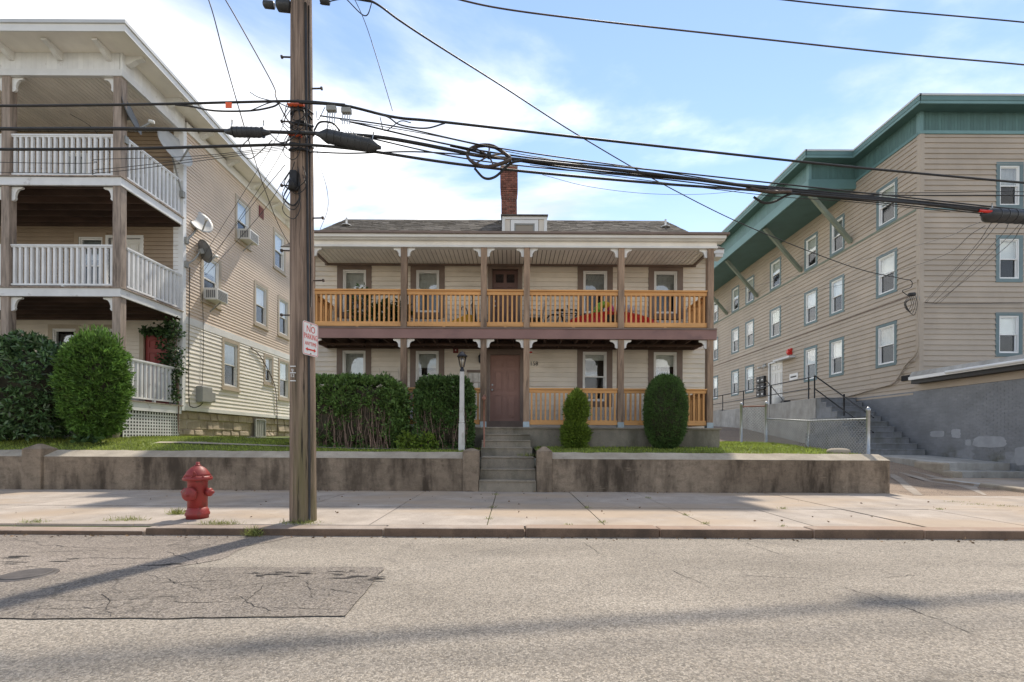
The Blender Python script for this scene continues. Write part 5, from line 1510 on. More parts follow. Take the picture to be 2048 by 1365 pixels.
MB().tube(spline([(pole_x(6.6) + .095, PYB - .095, 6.6), (pole_x(5) + .105, PYB - .10, 5.0), (pole_x(3) + .118, PYB - .10, 3.0), (pole_x(1.5) + .125, PYB - .10, 1.5), (pole_x(.2) + .13, PYB - .11, .12)], 6), .015, 8).build('ground_cable', M['cable'], U)
MB().tube(spline([(pole_x(6.6) + .12, PYB - .06, 6.6), (pole_x(4.5) + .13, PYB - .06, 4.2), (pole_x(3) + .135, PYB - .06, 2.8)], 6), .008, 6).build('ground_cable', M['cable'], U)
for v in (746, 762, 733):
    z = P(592, v, 5.64).z; x = pole_x(z) - .05
    MB().box(x - .033, x + .033, PYB - .163, PYB - .150, z - .006, z + .006).build('tag_strip', M['tagm'], U)
zt_ = P(592, 743, 5.64).z
text('pole_number', '9', .06, U, M['tagm'], lambda x, y, z: Vector((pole_x(2) - .055 + x, PYB - .160 - z, zt_ + .005 + y)))
text('pole_number', '12', .055, U, M['tagm'], lambda x, y, z: Vector((pole_x(2) - .055 + x, PYB - .160 - z, zt_ - .055 + y)))

# no-parking sign
sc = P(621, 679, 5.63)
ang = rad(74)
ax = Vector((math.cos(ang), math.sin(ang), 0))
sn_ = Vector((ax.y, -ax.x, 0))
def sp3(x, y, z=0): return sc + ax * x + Vector((0, 0, y)) + sn_ * z
SG = thing('parking_sign', sc, 'white NO PARKING ANYTIME sign with red lettering, fixed to the utility pole', 'sign')
def rrect(w, h, r, z, n=5):
    pts = []
    for cx, cy, a0 in ((w - r, h - r, 0), (-w + r, h - r, 90), (-w + r, -h + r, 180), (w - r, -h + r, 270)):
        for i in range(n + 1):
            a = rad(a0 + 90 * i / n); pts.append((cx + r * math.cos(a), cy + r * math.sin(a)))
    return pts
SW2, SH2 = .135, .205
o_ = rrect(SW2, SH2, .03, 0); n_ = len(o_)
MB().add([sp3(x, y, 0) for x, y in o_] + [sp3(x, y, .003) for x, y in o_], [tuple(range(n_)), tuple(range(2 * n_ - 1, n_ - 1, -1))] + [(i, (i + 1) % n_, n_ + (i + 1) % n_, n_ + i) for i in range(n_)]).build('plate', M['signw'], SG)
oo = rrect(SW2 - .008, SH2 - .008, .024, 0); ii = rrect(SW2 - .014, SH2 - .014, .019, 0)
MB().add([sp3(x, y, .0045) for x, y in oo] + [sp3(x, y, .0045) for x, y in ii], [(i, (i + 1) % n_, n_ + (i + 1) % n_, n_ + i) for i in range(n_)]).build('border', M['signr'], SG)
text('lettering', 'NO', .115, SG, M['signr'], lambda x, y, z: sp3(x * .85, y * 1.0 + .115, .005 + z * .3))
text('lettering', 'PARKING', .085, SG, M['signr'], lambda x, y, z: sp3(x * .66, y * 1.12 + .025, .005 + z * .3))
text('lettering', 'ANYTIME', .062, SG, M['signr'], lambda x, y, z: sp3(x * .78, y * 1.05 - .062, .005 + z * .3))
ar = [(-.095, -.132), (-.055, -.108), (-.055, -.123), (.055, -.123), (.055, -.108), (.095, -.132), (.055, -.156), (.055, -.141), (-.055, -.141), (-.055, -.156)]
MB().add([sp3(x, y, .006) for x, y in ar], [tuple(range(10))]).build('arrow', M['signr'], SG)
for y in (.178, -.178): MB().lathe([(.009, 0), (.009, .008), (.004, .011)], sp3(0, y, .003), 10, sn_).build('bolt', M['grey'], SG)

# ---- cables
def cable(pts, r, lab, group=None, m='cable', n=10, seg=6, name='overhead_cable', cat='cable'):
    q = spline(pts, n)
    return tag(MB().tube(q, r * .8, seg).build(name, M[m]), lab, cat, group)
def px(lst): return [P(u, v, y) for (u, v, y) in lst]
YC = 5.58
ext = lambda p, q, k: q + (q - p) * k
def run(lst, left=None, right=None):
    p = px(lst)
    if left:
        e = Vector((-26, p[0].y + left[0], p[0].z + left[1])); a = p[0]
        p = [e] + [a.lerp(e, t * t) for t in (.9, .75, .6, .45, .3)] + p
    if right:
        e = Vector((26, p[-1].y + right[0], p[-1].z + right[1])); a = p[-1]
        p = p + [a.lerp(e, t * t) for t in (.3, .45, .6, .75, .9)] + [e]
    return p
cable(run([(0, 212, YC), (300, 209, YC), (470, 205, YC), (598, 203, YC), (690, 210, YC)], (0, .25)), .017, 'black cable left of the pole, highest of the three level runs')
cable(run([(0, 258, YC), (250, 258, YC), (455, 262, YC), (598, 266, YC), (650, 268, YC)], (0, .25)), .024, 'thick black cable left of the pole, middle of the three level runs')
cable(run([(0, 299, YC), (250, 298, YC), (480, 292, YC), (598, 290, YC), (720, 300, 5.62), (960, 334, 5.8), (1300, 366, 6.2), (1560, 385, 6.5), (2048, 425, 7.1)], (0, .25), (2.2, .3)), .020, 'long black cable passing the whole street front, lowest at the pole')
cable(run([(598, 205, YC), (690, 212, YC), (790, 235, 5.65), (900, 246, 5.72), (1300, 291, 6.1), (1700, 334, 6.6), (2048, 366, 7.0)], None, (2.4, .3)), .019, 'black twisted cable right of the pole, highest of the bundles')
cable(run([(610, 266, YC), (760, 275, 5.62), (900, 300, 5.72), (960, 312, 5.8), (1060, 322, 5.9), (1300, 348, 6.2), (1540, 378, 6.5), (1800, 403, 6.8), (2048, 432, 7.1)], None, (2.2, .3)), .026, 'thickest black cable bundle right of the pole carrying the cable loops')
cable(run([(700, 244, YC), (900, 290, 5.74), (1060, 316, 5.92), (1300, 340, 6.22), (1540, 366, 6.52), (1800, 394, 6.82), (2048, 420, 7.12)], None, (2.2, .3)), .012, 'thin black wire running just above the thickest cable bundle')
cable(run([(640, 232, YC), (800, 255, 5.68), (1000, 297, 5.85), (1300, 340, 6.25), (1600, 385, 6.7), (1800, 391, 6.9), (2048, 392, 7.2)], None, (2.2, .3)), .010, 'slender black wire rising above the bundles near the tan building')
cable(run([(680, 240, YC), (860, 270, 5.7), (1060, 312, 5.95), (1320, 352, 6.3), (1600, 383, 6.7), (1850, 386, 7.0), (2048, 384, 7.2)], None, (2.2, .3)), .006, 'hair-thin wire along the bundles, upper one in front of the tan building')
cable(run([(620, 304, YC), (700, 307, 5.6), (830, 304, 5.7), (960, 312, 5.8)], None, None), .010, 'short black jumper wire under the splice case right of the pole')
cable(run([(560, 205, YC), (545, 214, YC), (500, 222, YC), (430, 222, YC), (380, 213, YC), (350, 210, YC)]), .012, 'black wire sagging under the top left cable beside the orange tag')
cable(run([(700, 212, YC), (770, 232, 5.6), (800, 250, 5.62), (850, 257, 5.66), (890, 247, 5.7)]), .011, 'black wire sagging under the top right cable beside the pole')
cable(run([(880, -10, 5.9), (1000, 17, 6.0), (1200, 43, 6.15), (1500, 76, 6.4), (1800, 108, 6.7), (2048, 130, 6.95)], None, (2.4, .4)), .013, 'lone brown twisted power line crossing the upper right sky', None, 'cable_b')
cable(run([(1480, -10, 6.6), (1700, 14, 6.8), (2048, 45, 7.1)], None, (2.4, .4)), .012, 'straight brown power line at the top right corner of the sky', None, 'cable_b')
cable(px([(690, -6, 5.6), (745, 4, 5.7), (800, 42, 6.2), (870, 88, 6.9), (1000, 170, 8.2), (1160, 273, 10.0), (1330, 371, 12.2), (1500, 455, 14.0), (1700, 533, 15.8), (1800, 557, 16.45), (1822, 562, 16.5), (1822, 575, 16.5), (1805, 582, 16.5), (1816, 592, 16.5)]), .016, 'long black service cable swooping diagonally from the pole top to the tan building')
cable(px([(705, -10, 5.8), (728, 40, 5.8), (750, 105, 5.8), (785, 222, 5.72)]), .006, 'thin wire dropping steeply to the right-hand cables above the porch roof')
cable(px([(414, -10, 5.9), (428, 35, 6.0), (450, 120, 6.3), (480, 225, 6.8), (500, 290, 7.3), (530, 380, 8.2), (562, 460, 9.6), (600, 520, 11)]), .009, 'dark service wire falling past the eave of the left house', None, 'cable_b')
cable(px([(445, -10, 6.2), (480, 50, 6.1), (545, 168, 5.85), (552, 195, 5.7), (575, 240, 5.6), (600, 258, 5.6)]), .010, 'brown wire slanting down onto the pole from the upper left', None, 'cable_b')
for k, (a, b, c) in enumerate((((575, 205), (540, 300), (396, 530)), ((570, 330), (505, 410), (398, 545)), ((585, 260), (530, 360), (404, 548)), ((578, 345), (512, 440), (410, 552)))):
    cable([P(*a, 5.7), P(*b, 8.6 + .2 * k), P(*c, 13.95 + .2 * k)], .006, ('topmost', 'second', 'third', 'lowest')[k] + ' of the four thin service wires from the pole to the left house wall', 'service wires to the left house')
for k, (pts_, r_, lab_) in enumerate((
        ([(500, 222, 5.55), (545, 205, 5.55), (575, 214, 5.55), (598, 222, 5.55)], .007, 'curled black jumper wire at the pole under the top left cable'),
        ([(500, 185, 5.6), (520, 196, 5.6), (560, 204, 5.58), (598, 200, 5.58)], .006, 'thin stray wire tip sticking up from the top cable left of the pole'),
        ([(540, 268, 5.5), (560, 285, 5.5), (580, 280, 5.5), (600, 262, 5.55)], .008, 'short black loop between the left splice case and the pole'),
        ([(500, 276, 5.5), (480, 300, 5.5), (500, 318, 5.5), (530, 295, 5.5), (545, 280, 5.5)], .006, 'loose black loop hanging under the left splice case'),
        ([(628, 262, 5.5), (640, 245, 5.5), (665, 247, 5.52), (680, 262, 5.55)], .013, 'thick black hump of cable entering the right splice case'),
        ([(760, 235, 5.6), (770, 262, 5.62), (800, 243, 5.64), (822, 246, 5.66)], .007, 'curly black wire under the top right cable near the splice case'),
        ([(650, 215, 5.56), (636, 240, 5.56), (632, 222, 5.56)], .005, 'small black wire loop against the right side of the pole'),
        ([(700, 268, 5.58), (960, 322, 5.82), (1300, 356, 6.22), (1540, 384, 6.52), (1800, 410, 6.82), (2060, 438, 7.12)], .010, 'black wire lashed under the thickest cable bundle right of the pole'),
        ([(900, 292, 5.76), (1060, 326, 5.94), (1300, 353, 6.24), (1540, 374, 6.5), (1800, 399, 6.8), (2060, 426, 7.1)], .014, 'second black cable in the thick bundle right of the chimney'),
        ([(1060, 330, 5.92), (1300, 362, 6.2), (1540, 392, 6.5), (1700, 404, 6.7), (1900, 424, 6.95)], .006, 'thin slack wire under the bundle in front of the teal eave'))):
    cable(px(pts_), r_, lab_)
for k, (u, v) in enumerate(((0, 325), (0, 345), (0, 352))):
    cable([P(575, 292 + 3 * k, 5.6), P(400, 312 + 5 * k, 5.5), P(200, v - 6, 5.5), P(u, v, 5.4), Vector((-16, 5.2, P(u, v, 5.4).z + .1))], .004, ('upper', 'middle', 'lower')[k] + ' of three hair-thin wires sagging in front of the top porch railing', 'thin wires left of the pole')
cable([P(140, 228, 11.2), P(190, 262, 11.6), P(250, 345, 12.2), P(360, 445, 13.3)], .008, 'thin black wire slanting across the top porch of the left house')
for k, (a, b, c) in enumerate((((2000, 443), (1950, 500), (1852, 606)), ((1985, 443), (1940, 505), (1850, 604)), ((2022, 440), (1985, 490), (1866, 606)), ((2046, 436), (2010, 480), (1880, 606)), ((2046, 450), (2000, 505), (1872, 607)))):
    cable([P(*a, 7.1), P(*b, 10.5), P(*c, 16.6)], .007, ('second', 'first', 'third', 'fifth', 'fourth')[k] + ' from left of five thin wires between splice case and tan building', 'service wires to the tan building')
cable(px([(1850, 606, 16.62), (1900, 608, 16.6), (2048, 606, 16.6)]), .012, 'black wire clipped along the front siding of the tan building')
for k, (a, b, c) in enumerate((((1960, 445), (1800, 500), (1480, 580)), ((1970, 452), (1800, 540), (1500, 612)))):
    cable([P(*a, 7.2), P(*b, 12), P(*c, 26)], .007, ('upper', 'lower')[k] + ' thin wire running back along the side wall of the tan building', 'wires along the tan side wall')
cable(px([(1085, 350, 6.0), (1180, 374, 6.6), (1300, 388, 7.4), (1420, 388, 8.2), (1520, 376, 9)]), .004, 'hair-thin slack wire hanging below the bundles right of the chimney')
cable(px([(632, 290, 5.62), (640, 330, 5.65), (654, 380, 5.8), (655, 420, 6), (640, 460, 6.4)]), .004, 'hair-thin loose wire hanging right of the pole above the porch roof')
for k, (a, b, c) in enumerate((((640, 8), (690, -2), (745, 5)), ((745, 2), (730, 32), (690, -4)))):
    cable(px([(a[0], a[1], 5.75), (b[0], b[1], 5.75), (c[0], c[1], 5.75)]), .008, ('flat', 'drooping')[k] + ' jumper wire beside the pole top', 'jumper wires at the pole top')

# splice cases and gear on the cables
def splice(name, lab, p, q, r, mats='rubber', red=False):
    p, q = Vector(p), Vector(q); d = (q - p); L = d.length
    o = thing(name, (p + q) / 2, lab, 'splice case', 'black splice cases on the cables')
    MB().lathe([(.02, 0), (.03, .04), (r * .8, .10), (r, .13), (r, L - .13), (r * .8, L - .1), (.03, L - .04), (.02, L)], p, 18, d).build('case', M[mats], o)
    for t in np.linspace(.18, .82, 7): MB().lathe([(r * 1.05, 0), (r * 1.05, .014)], p + d * t, 18, d).build('rib', M[mats], o)
    s = d.normalized().cross(Vector((0, 1, 0))).normalized()
    for t in (.15, .85): MB().tube([p + d * t + s * r * .9, p + d * t + s * (r + .09)], .008, 6).build('hanger', M['galv'], o)
    if red: MB().tube([p - d.normalized() * .06 + Vector((0, -.02, .05)), p + d.normalized() * .12 + Vector((0, -.06, .02))], .022, 8).build('red_tip', M['red'], o)
    return o
splice('splice_case', 'large black splice case hanging just right of the utility pole', P(632, 268, 5.55), P(762, 296, 5.6), .078)
splice('splice_case', 'black splice case hanging just left of the utility pole', P(450, 264, 5.52), P(540, 266, 5.52), .056)
splice('splice_case', 'ribbed black splice case with a red tip at the right edge', P(1962, 430, 7.0), P(2110, 438, 7.2), .10, red=True)
def snowshoe(lab, c, w, h, tilt, sq=1.0):
    c = Vector(c)
    o = thing('cable_loop', c, lab, 'cable loop', 'cable storage loops on the bundle')
    pts = []
    N = 30
    ca, sa = math.cos(tilt), math.sin(tilt)
    def T(x, y, z): return c + Vector((x * ca - z * sa, y, x * sa + z * ca))
    for i in range(N + 1):
        t = 2 * math.pi * i / N
        x = w * math.cos(t); zz = h * math.sin(t) * (1 - .45 * max(0, math.cos(t)) ** 1.2)
        pts.append(T(x, .10 * math.sin(t) * sq, zz))
    MB().tube(pts, .018, 8, cap=False).build('rim', M['rust'] if False else M['cable_b'], o)
    MB().tube([p + Vector((0, .03, 0)) for p in pts], .012, 6, cap=False).build('stored_cable', M['cable'], o)
    for i in range(0, N, 4): MB().tube([T(0, 0, 0), pts[i]], .010, 6).build('spoke', M['cable_b'], o)
    MB().lathe([(.03, -.03), (.03, .03)], T(0, 0, 0), 10, (0, 1, 0)).build('hub', M['cable'], o)
    MB().tube(spline([T(-w * .6, .06, -h * .75), T(-w * .1, .07, -h * 1.25), T(w * .4, .07, -h * 1.05), T(w * 1.0, .03, -h * .2), T(w * 1.5, 0, .0)], 6), .016, 8).build('slack_cable', M['cable'], o)
    return o
snowshoe('round spoked cable storage loop hanging above the chimney', P(978, 312, 5.78), .28, .20, -.14)
snowshoe('flattened cable storage loop on the bundle in front of the teal eave', P(1538, 380, 6.5), .30, .12, -.10, 1.6)
tag(MB().box(*[P(455, 0, YC).x, P(467, 0, YC).x, YC - .03, YC - .02, P(0, 217, YC).z + .0, P(0, 206, YC).z]).build('cable_tag', M['orange']), 'small orange tag clipped to the top cable left of the pole', 'tag')
for k, (u, v, lab) in enumerate(((663, 218, 'small grey terminal block on the cable, nearer the pole'), (693, 222, 'small grey terminal block on the cable, farther from the pole'))):
    q = P(u, v, YC)
    o = thing('terminal_block', q, lab, 'terminal', 'terminal blocks right of the pole')
    MB().box(q.x - .06, q.x + .06, YC - .03, YC + .03, q.z - .035, q.z + .03).build('block', M['grey'], o, bevel=.01)
    for i in range(4):
        MB().tube(spline([q + Vector((-.045 + i * .03, 0, -.03)), q + Vector((-.05 + i * .03, 0, -.16)), q + Vector((.0 + i * .03, 0, -.27))], 4), .006, 5).build('lead', M['galv'], o)
for (u, v, w_, h_, lab) in ((538, 10, .07, .045, 'small black connector on the wires left of the pole top'), (568, 12, .09, .07, 'larger black connector touching the left of the pole top'), (650, 3, .06, .04, 'black connector right of the pole top')):
    q = P(u, v, 5.75)
    o = tag(MB().lathe([(h_ * .6, -w_), (h_, -w_ * .8), (h_, w_ * .8), (h_ * .6, w_)], q, 10, (1, 0, -.1)).build('wire_connector', M['rubber']), lab, 'connector', 'wire connectors at the pole top')

# ================================================================== hydrant
hy = P(395, 1036, 5.97); hx, hyy, hz = hy.x, 5.97, .085
Y_ = thing('fire_hydrant', (hx, hyy, hz), 'dark red fire hydrant on the sidewalk left of the utility pole', 'hydrant')
red = mat('hydrant_paint', (.26, .034, .030), .5, .22, 5, rand=0, bump=.12, bs=50, stain=((.13, .045, .035), .54, .68, .8, (9, 9, 7)))
MB().lathe([(.128, 0), (.128, .04), (.140, .05), (.140, .075), (.128, .09), (.130, .115), (.116, .125), (.113, .15)], (hx, hyy, hz), 28).build('base_flange', red, Y_)
MB().lathe([(.113, .15), (.112, .47), (.118, .49), (.118, .505)], (hx, hyy, hz), 28).build('barrel', red, Y_)
MB().lathe([(.150, .500), (.166, .508), (.168, .535), (.155, .548), (.150, .56)], (hx, hyy, hz), 28).build('bonnet_rim', red, Y_)
MB().lathe([(.150, .56), (.135, .59), (.112, .63), (.080, .665), (.048, .685), (.032, .692)], (hx, hyy, hz), 48, flute=1, fa=-.06).build('bonnet', red, Y_)
MB().lathe([(.040, .690), (.040, .70), (.024, .702), (.024, .73), (.018, .74)], (hx, hyy, hz), 6).build('operating_nut', red, Y_)
def nozzle(dirv, r, L, z):
    d = Vector(dirv).normalized()
    p = Vector((hx, hyy, hz + z)) + d * .07
    MB().lathe([(r * .72, 0), (r * .72, L * .45), (r, L * .46), (r * 1.02, L * .72), (r * .85, L * .80), (r * .5, L * .86), (.022, L * .88), (.019, L * 1.02), (.010, L * 1.05)], p, 20, d).build('nozzle_cap', red, Y_)
for k in range(8):
    t = k * math.pi / 4 + .2
    MB().lathe([(.013, 0), (.013, .016), (.006, .02)], (hx + .150 * math.cos(t), hyy + .150 * math.sin(t), hz + .546), 6).build('flange_bolt', red, Y_)
    MB().lathe([(.012, 0), (.012, .016)], (hx + .127 * math.cos(t), hyy + .127 * math.sin(t), hz + .074), 6).build('flange_bolt', red, Y_)
nozzle((0.02, -1, 0), .088, .145, .335)
nozzle((1, .02, 0), .055, .135, .345)
nozzle((-1, -.02, 0), .055, .135, .345)
MB().tube(spline([(hx + .045, hyy - .14, hz + .57), (hx + .05, hyy - .15, hz + .62), (hx + .07, hyy - .145, hz + .60), (hx + .075, hyy - .14, hz + .56)], 5), .008, 6).build('chain_hook', red, Y_)

# ================================================================== lamp post
lx, ly = (923.5 - 1024) / F * 10.0, 10.0
Lm = thing('lamp_post', (lx, ly, .9), 'white square garden lamp post with a black lantern beside the front steps', 'lamp post')
def sq(name, m, w0, w1, z0, z1, tp=0):
    x0, x1 = lx - .0, lx
    return MB().hexa([(lx - w0 - tp, ly - w0, z0), (lx + w0 - tp, ly - w0, z0), (lx + w0 - tp, ly + w0, z0), (lx - w0 - tp, ly + w0, z0), (lx - w1, ly - w1, z1), (lx + w1, ly - w1, z1), (lx + w1, ly + w1, z1), (lx - w1, ly + w1, z1)]).build(name, m, Lm, bevel=.008)
sq('post_base', M['lampw'], .068, .062, .85, 1.485)
sq('post_shaft', M['lampw'], .052, .046, 1.487, 2.62)
sq('post_collar', M['lampw'], .057, .057, 1.50, 1.53)
MB().lathe([(.042, 2.60), (.05, 2.62), (.05, 2.66), (.036, 2.68), (.036, 2.72)], (lx, ly, 0), 14).build('fitter', M['bronze'], Lm)
b6 = MB()
for k in range(6):
    t = math.pi / 6 + k * math.pi / 3
    b6.tube([(lx + .050 * math.cos(t), ly + .050 * math.sin(t), 2.72), (lx + .098 * math.cos(t), ly + .098 * math.sin(t), 2.95)], .007, 5)
b6.build('lantern_frame', M['bronze'], Lm)
MB().lathe([(.045, 2.722), (.090, 2.945)], (lx, ly, 0), 6).build('lantern_glass', M['lamp_glass'], Lm)
MB().lathe([(.012, 2.725), (.02, 2.78), (.03, 2.83), (.028, 2.87), (.01, 2.90)], (lx, ly, 0), 10).build('bulb', M['vinyl'], Lm)
MB().lathe([(.118, 2.948), (.118, 2.962), (.085, 3.00), (.055, 3.03), (.05, 3.045), (.02, 3.06), (.008, 3.075)], (lx, ly, 0), 12).build('lantern_roof', M['bronze'], Lm)

# ================================================================== chain-link fence
CL = thing('chain_link_fence', (7.2, 11, .9), 'bent chain-link fence with a narrow gate between the lawn and the driveway', 'fence')
p0 = Vector((7.42, 9.48, .83)); p1 = Vector((7.26, 13.0, 1.0)); p2 = Vector((6.55, 13.0, 1.0))
def fpost(p, h, r, lean=0):
    q = p + Vector((lean, 0, h))
    MB().tube([p - Vector((0, 0, .1)), q], r, 10).build('post', M['galv'], CL)
    MB().lathe([(r * 1.2, -.03), (r * 1.3, 0), (r * 1.0, .03), (r * .4, .06)], q, 10).build('post_cap', M['galv'], CL)
fpost(p0, .96, .036); fpost(p1, 1.20, .038); fpost(p2, 1.17, .036)
pm = p0.lerp(p1, .52); pm.z = .93
MB().tube([pm - Vector((0, 0, .1)), pm + Vector((.10, .1, .70))], .024, 8).build('post', M['galv'], CL)
r0 = p0 + Vector((0, 0, .77)); r1 = p1 + Vector((0, 0, .76)); r1b = pm + Vector((.10, .1, .705))
MB().tube([r1, r1b, r0], .02, 8).build('top_rail', M['galv'], CL)
MB().tube([p1 + Vector((0, 0, 1.12)), p2 + Vector((0, 0, 1.10))], .02, 8).build('gate_rail', M['rust'], CL)
def wiremesh(a0, a1, b0, b1, pitch=.055, r=.0022):
    """a bottom edge, b top edge"""
    L = (a1 - a0).length; Hh = (b0 - a0).length
    mb = MB()
    def at(s, t):
        s = min(max(s, 0), 1)
        return (a0.lerp(a1, s)).lerp(b0.lerp(b1, s), t)
    n = int(L / pitch); m = Hh / pitch
    for i in range(-int(m) - 1, n + 1):
        for sg in (1, -1):
            s0, s1 = (i * pitch / L, (i + m) * pitch / L)
            t0, t1 = 0.0, 1.0
            if s0 < 0: t0 = -s0 / (s1 - s0); s0 = 0
            if s1 > 1: t1 = t0 + (1 - s0) / (s1 - s0) * (1 - t0); s1 = 1
            if s1 - s0 < .002: continue
            if sg < 0: t0, t1 = 1 - t0, 1 - t1
            mb.tube([at(s0, t0), at(s1, t1)], r, 3, cap=False)
    return mb
wiremesh(p0 + Vector((0, 0, .02)), p1 + Vector((0, 0, .03)), r0, r1, .085, .0055).build('wire_mesh', M['wire'], CL)
wiremesh(p2 + Vector((.05, 0, .05)), p1 + Vector((-.05, 0, .05)), p2 + Vector((.05, 0, 1.09)), p1 + Vector((-.05, 0, 1.1)), .085, .0055).build('wire_mesh', M['wire'], CL)
blob('loose_stone', M['cap'], None, (7.02, 9.78, .90), .22, .16, .085, 2.8, 1.0)
tag(bpy.data.objects['loose_stone'], 'flat pale stone lying on the grass beside the chain-link fence', 'stone')

# ================================================================== shrubs
def shrub(name, lab, base): return thing(name, base, lab, 'bush')
def twigs(parent, n, x0, x1, y0, y1, z0, z1, m='bark', r=.006):
    mb = MB()
    for i in range(n):
        x, y = R.uniform(x0, x1), R.uniform(y0, y1); za = z0; zb = R.uniform(z0 + (z1 - z0) * .4, z1)
        a = R.uniform(.5, 1.4) * r; lx_ = R.uniform(-.22, .22)
        if R.random() < .5: za = R.uniform(z0, z0 + (z1 - z0) * .6)
        pts = [(x, y, za)]
        for k in range(1, 5):
            t = k / 4; pts.append((x + lx_ * t + R.uniform(-.05, .05), y + R.uniform(-.05, .04), za + (zb - za) * t))
        mb.tube(pts, [a, a * .9, a * .7, a * .5, a * .3], 4, cap=False)
    return mb.build('twigs', M[m], parent)
# big rounded arborvitae in front of the left porch
ct = P(190, 770, 10.35); 
B1 = shrub('arborvitae_bush', 'big bright green rounded arborvitae bush in front of the left porch', (ct.x, 10.35, 1.05))
tp = lambda t: 1 - .06 * np.clip(t, 0, 1) ** 2 - .10 * np.clip(-t, 0, 1) ** 2
rx, ryy, rzz = .56, .46, 1.08
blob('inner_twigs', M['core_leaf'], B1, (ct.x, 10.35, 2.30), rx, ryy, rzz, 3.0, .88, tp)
p, nn = superell(2300, (ct.x, 10.35, 2.30), rx, ryy, rzz, 3.0, .07, 9, 1.0, tp)
p += nn * NR.normal(size=(len(p), 1)) * .045
leaf_mesh('foliage', *tufts(p, nn, 26, .085, .62, .5), .15, M['thuja'], B1)
p, nn = superell(60, (ct.x + .12, 10.35, 3.35), .30, .3, .20, 2.0, .2, 5, 1)
leaf_mesh('top_sprays', *tufts(p, nn * .3 + np.array([0, 0, 1]), 14, .12, .4, .8), .11, M['thuja'], B1)
# rhododendron
B2 = shrub('rhododendron_bush', 'dark glossy rhododendron bush at the left edge, taller than the wall', (-11.1, 10.5, 1.05))
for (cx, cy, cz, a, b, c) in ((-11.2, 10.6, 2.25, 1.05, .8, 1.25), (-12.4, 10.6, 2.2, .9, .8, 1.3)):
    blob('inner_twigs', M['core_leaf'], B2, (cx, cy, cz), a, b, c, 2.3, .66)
pl, dl, ll = [], [], []
for (cx, cy, cz, a, b, c, n) in ((-11.2, 10.55, 2.25, 1.05, .8, 1.25, 1300), (-12.4, 10.6, 2.2, .9, .8, 1.3, 900)):
    p, nn = superell(n, (cx, cy, cz), a, b, c, 2.3, .12, 4.5, 2)
    for q, k in zip(p, nn):
        if q[2] < 1.1: continue
        q = q - k * R.uniform(0, .22)
        axn = (k + np.array([0, 0, .5])); axn /= np.linalg.norm(axn)
        for j in range(9):
            d = axn * R.uniform(.15, .6) + NR.normal(size=3) * .65
            pl.append(q); dl.append(d); ll.append(R.uniform(.10, .17))
leaf_mesh('foliage', np.array(pl), np.array(dl), np.array(ll), .15, M['rhodo'], B2, .35)
# clipped hedges before the porch
def hedge(lab, x0, x1, y0, y1, z0, z1, seed, top_frac=.30, m='hedge'):
    cx, cy, cz = (x0 + x1) / 2, (y0 + y1) / 2, (z0 + z1) / 2
    a, b, c = (x1 - x0) / 2, (y1 - y0) / 2, (z1 - z0) / 2
    B = shrub('clipped_hedge', lab, (cx, cy, z0))
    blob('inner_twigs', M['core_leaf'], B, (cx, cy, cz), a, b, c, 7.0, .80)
    twigs(B, int(170 * a), x0 + .03, x1 - .03, y0 - .01, y0 + .2, z0, z1 - .12, r=.009)
    p, nn = superell(4200, (cx, cy, cz), a, b, c, 7.0, .05, 8, seed)
    zt = (p[:, 2] - z0) / (z1 - z0)
    dens = .14 + .9 * np.clip((zt - (1 - top_frac - .25)) / .25, 0, 1) + 1.1 * np.clip(lumps(p, 3.1, seed * 1.7), 0, 1)
    dens += np.where(nn[:, 1] > -.5, .6, 0)
    k = NR.uniform(0, 1, len(p)) < dens
    leaf_mesh('foliage', *tufts(p[k] + nn[k] * np.abs(NR.normal(size=(k.sum(), 1))) * .03, nn[k], 11, .078, .85, .35), .24, M[m], B)
    q = np.array([(R.uniform(x0 + .05, x1 - .05), R.uniform(y0, y1), z1 + R.uniform(-.04, .09)) for i in range(int(34 * a))])
    leaf_mesh('stray_shoots', *tufts(q, np.tile([0, 0, 1.0], (len(q), 1)), 9, .075, .5, .6), .22, M[m], B)['kind'] = 'stuff'
    return B
hx0, hx1 = (627 - 1024) / F * 10.6, (788 - 1024) / F * 10.6
H1 = hedge('wide clipped hedge with bare brown twigs, just right of the utility pole', hx0 - .35, hx1, 10.55, 11.1, .88, 2.54, 1.3)
H2 = hedge('narrower clipped hedge with bare twigs beside the garden lamp post', (834 - 1024) / F * 10.6, (938 - 1024) / F * 10.6, 10.55, 11.08, .88, 2.52, 4.1, .22, 'thuja_d')
B3 = shrub('wild_shrub', 'loose light green shrub growing out of the right end of the wide hedge', (-2.75, 10.7, .9))
p, nn = superell(900, (-2.75, 10.75, 1.75), .42, .28, .80, 2.2, .25, 6, 2)
p = np.array([-2.75, 10.75, 1.75]) + (p - np.array([-2.75, 10.75, 1.75])) * NR.uniform(.5, 1.05, (900, 1))
leaf_mesh('foliage', *tufts(p, nn, 5, .085, .9, .1), .25, M['hedge'], B3)
twigs(B3, 22, -3.0, -2.5, 10.65, 10.85, .9, 2.9, r=.007)
for x_, lab in ((-2.42, 'low leafy sprout at the foot of the wide hedge'), (-1.95, 'low leafy sprout at the foot of the narrow hedge')):
    Bq = thing('ground_sprout', (x_, 10.5, .9), lab, 'plant')
    p, nn = superell(130, (x_, 10.5, 1.05), .22, .14, .22, 2, .2, 8, 1)
    leaf_mesh('foliage', *tufts(p, nn, 4, .075, .9, .2), .28, M['thuja_y'], Bq)
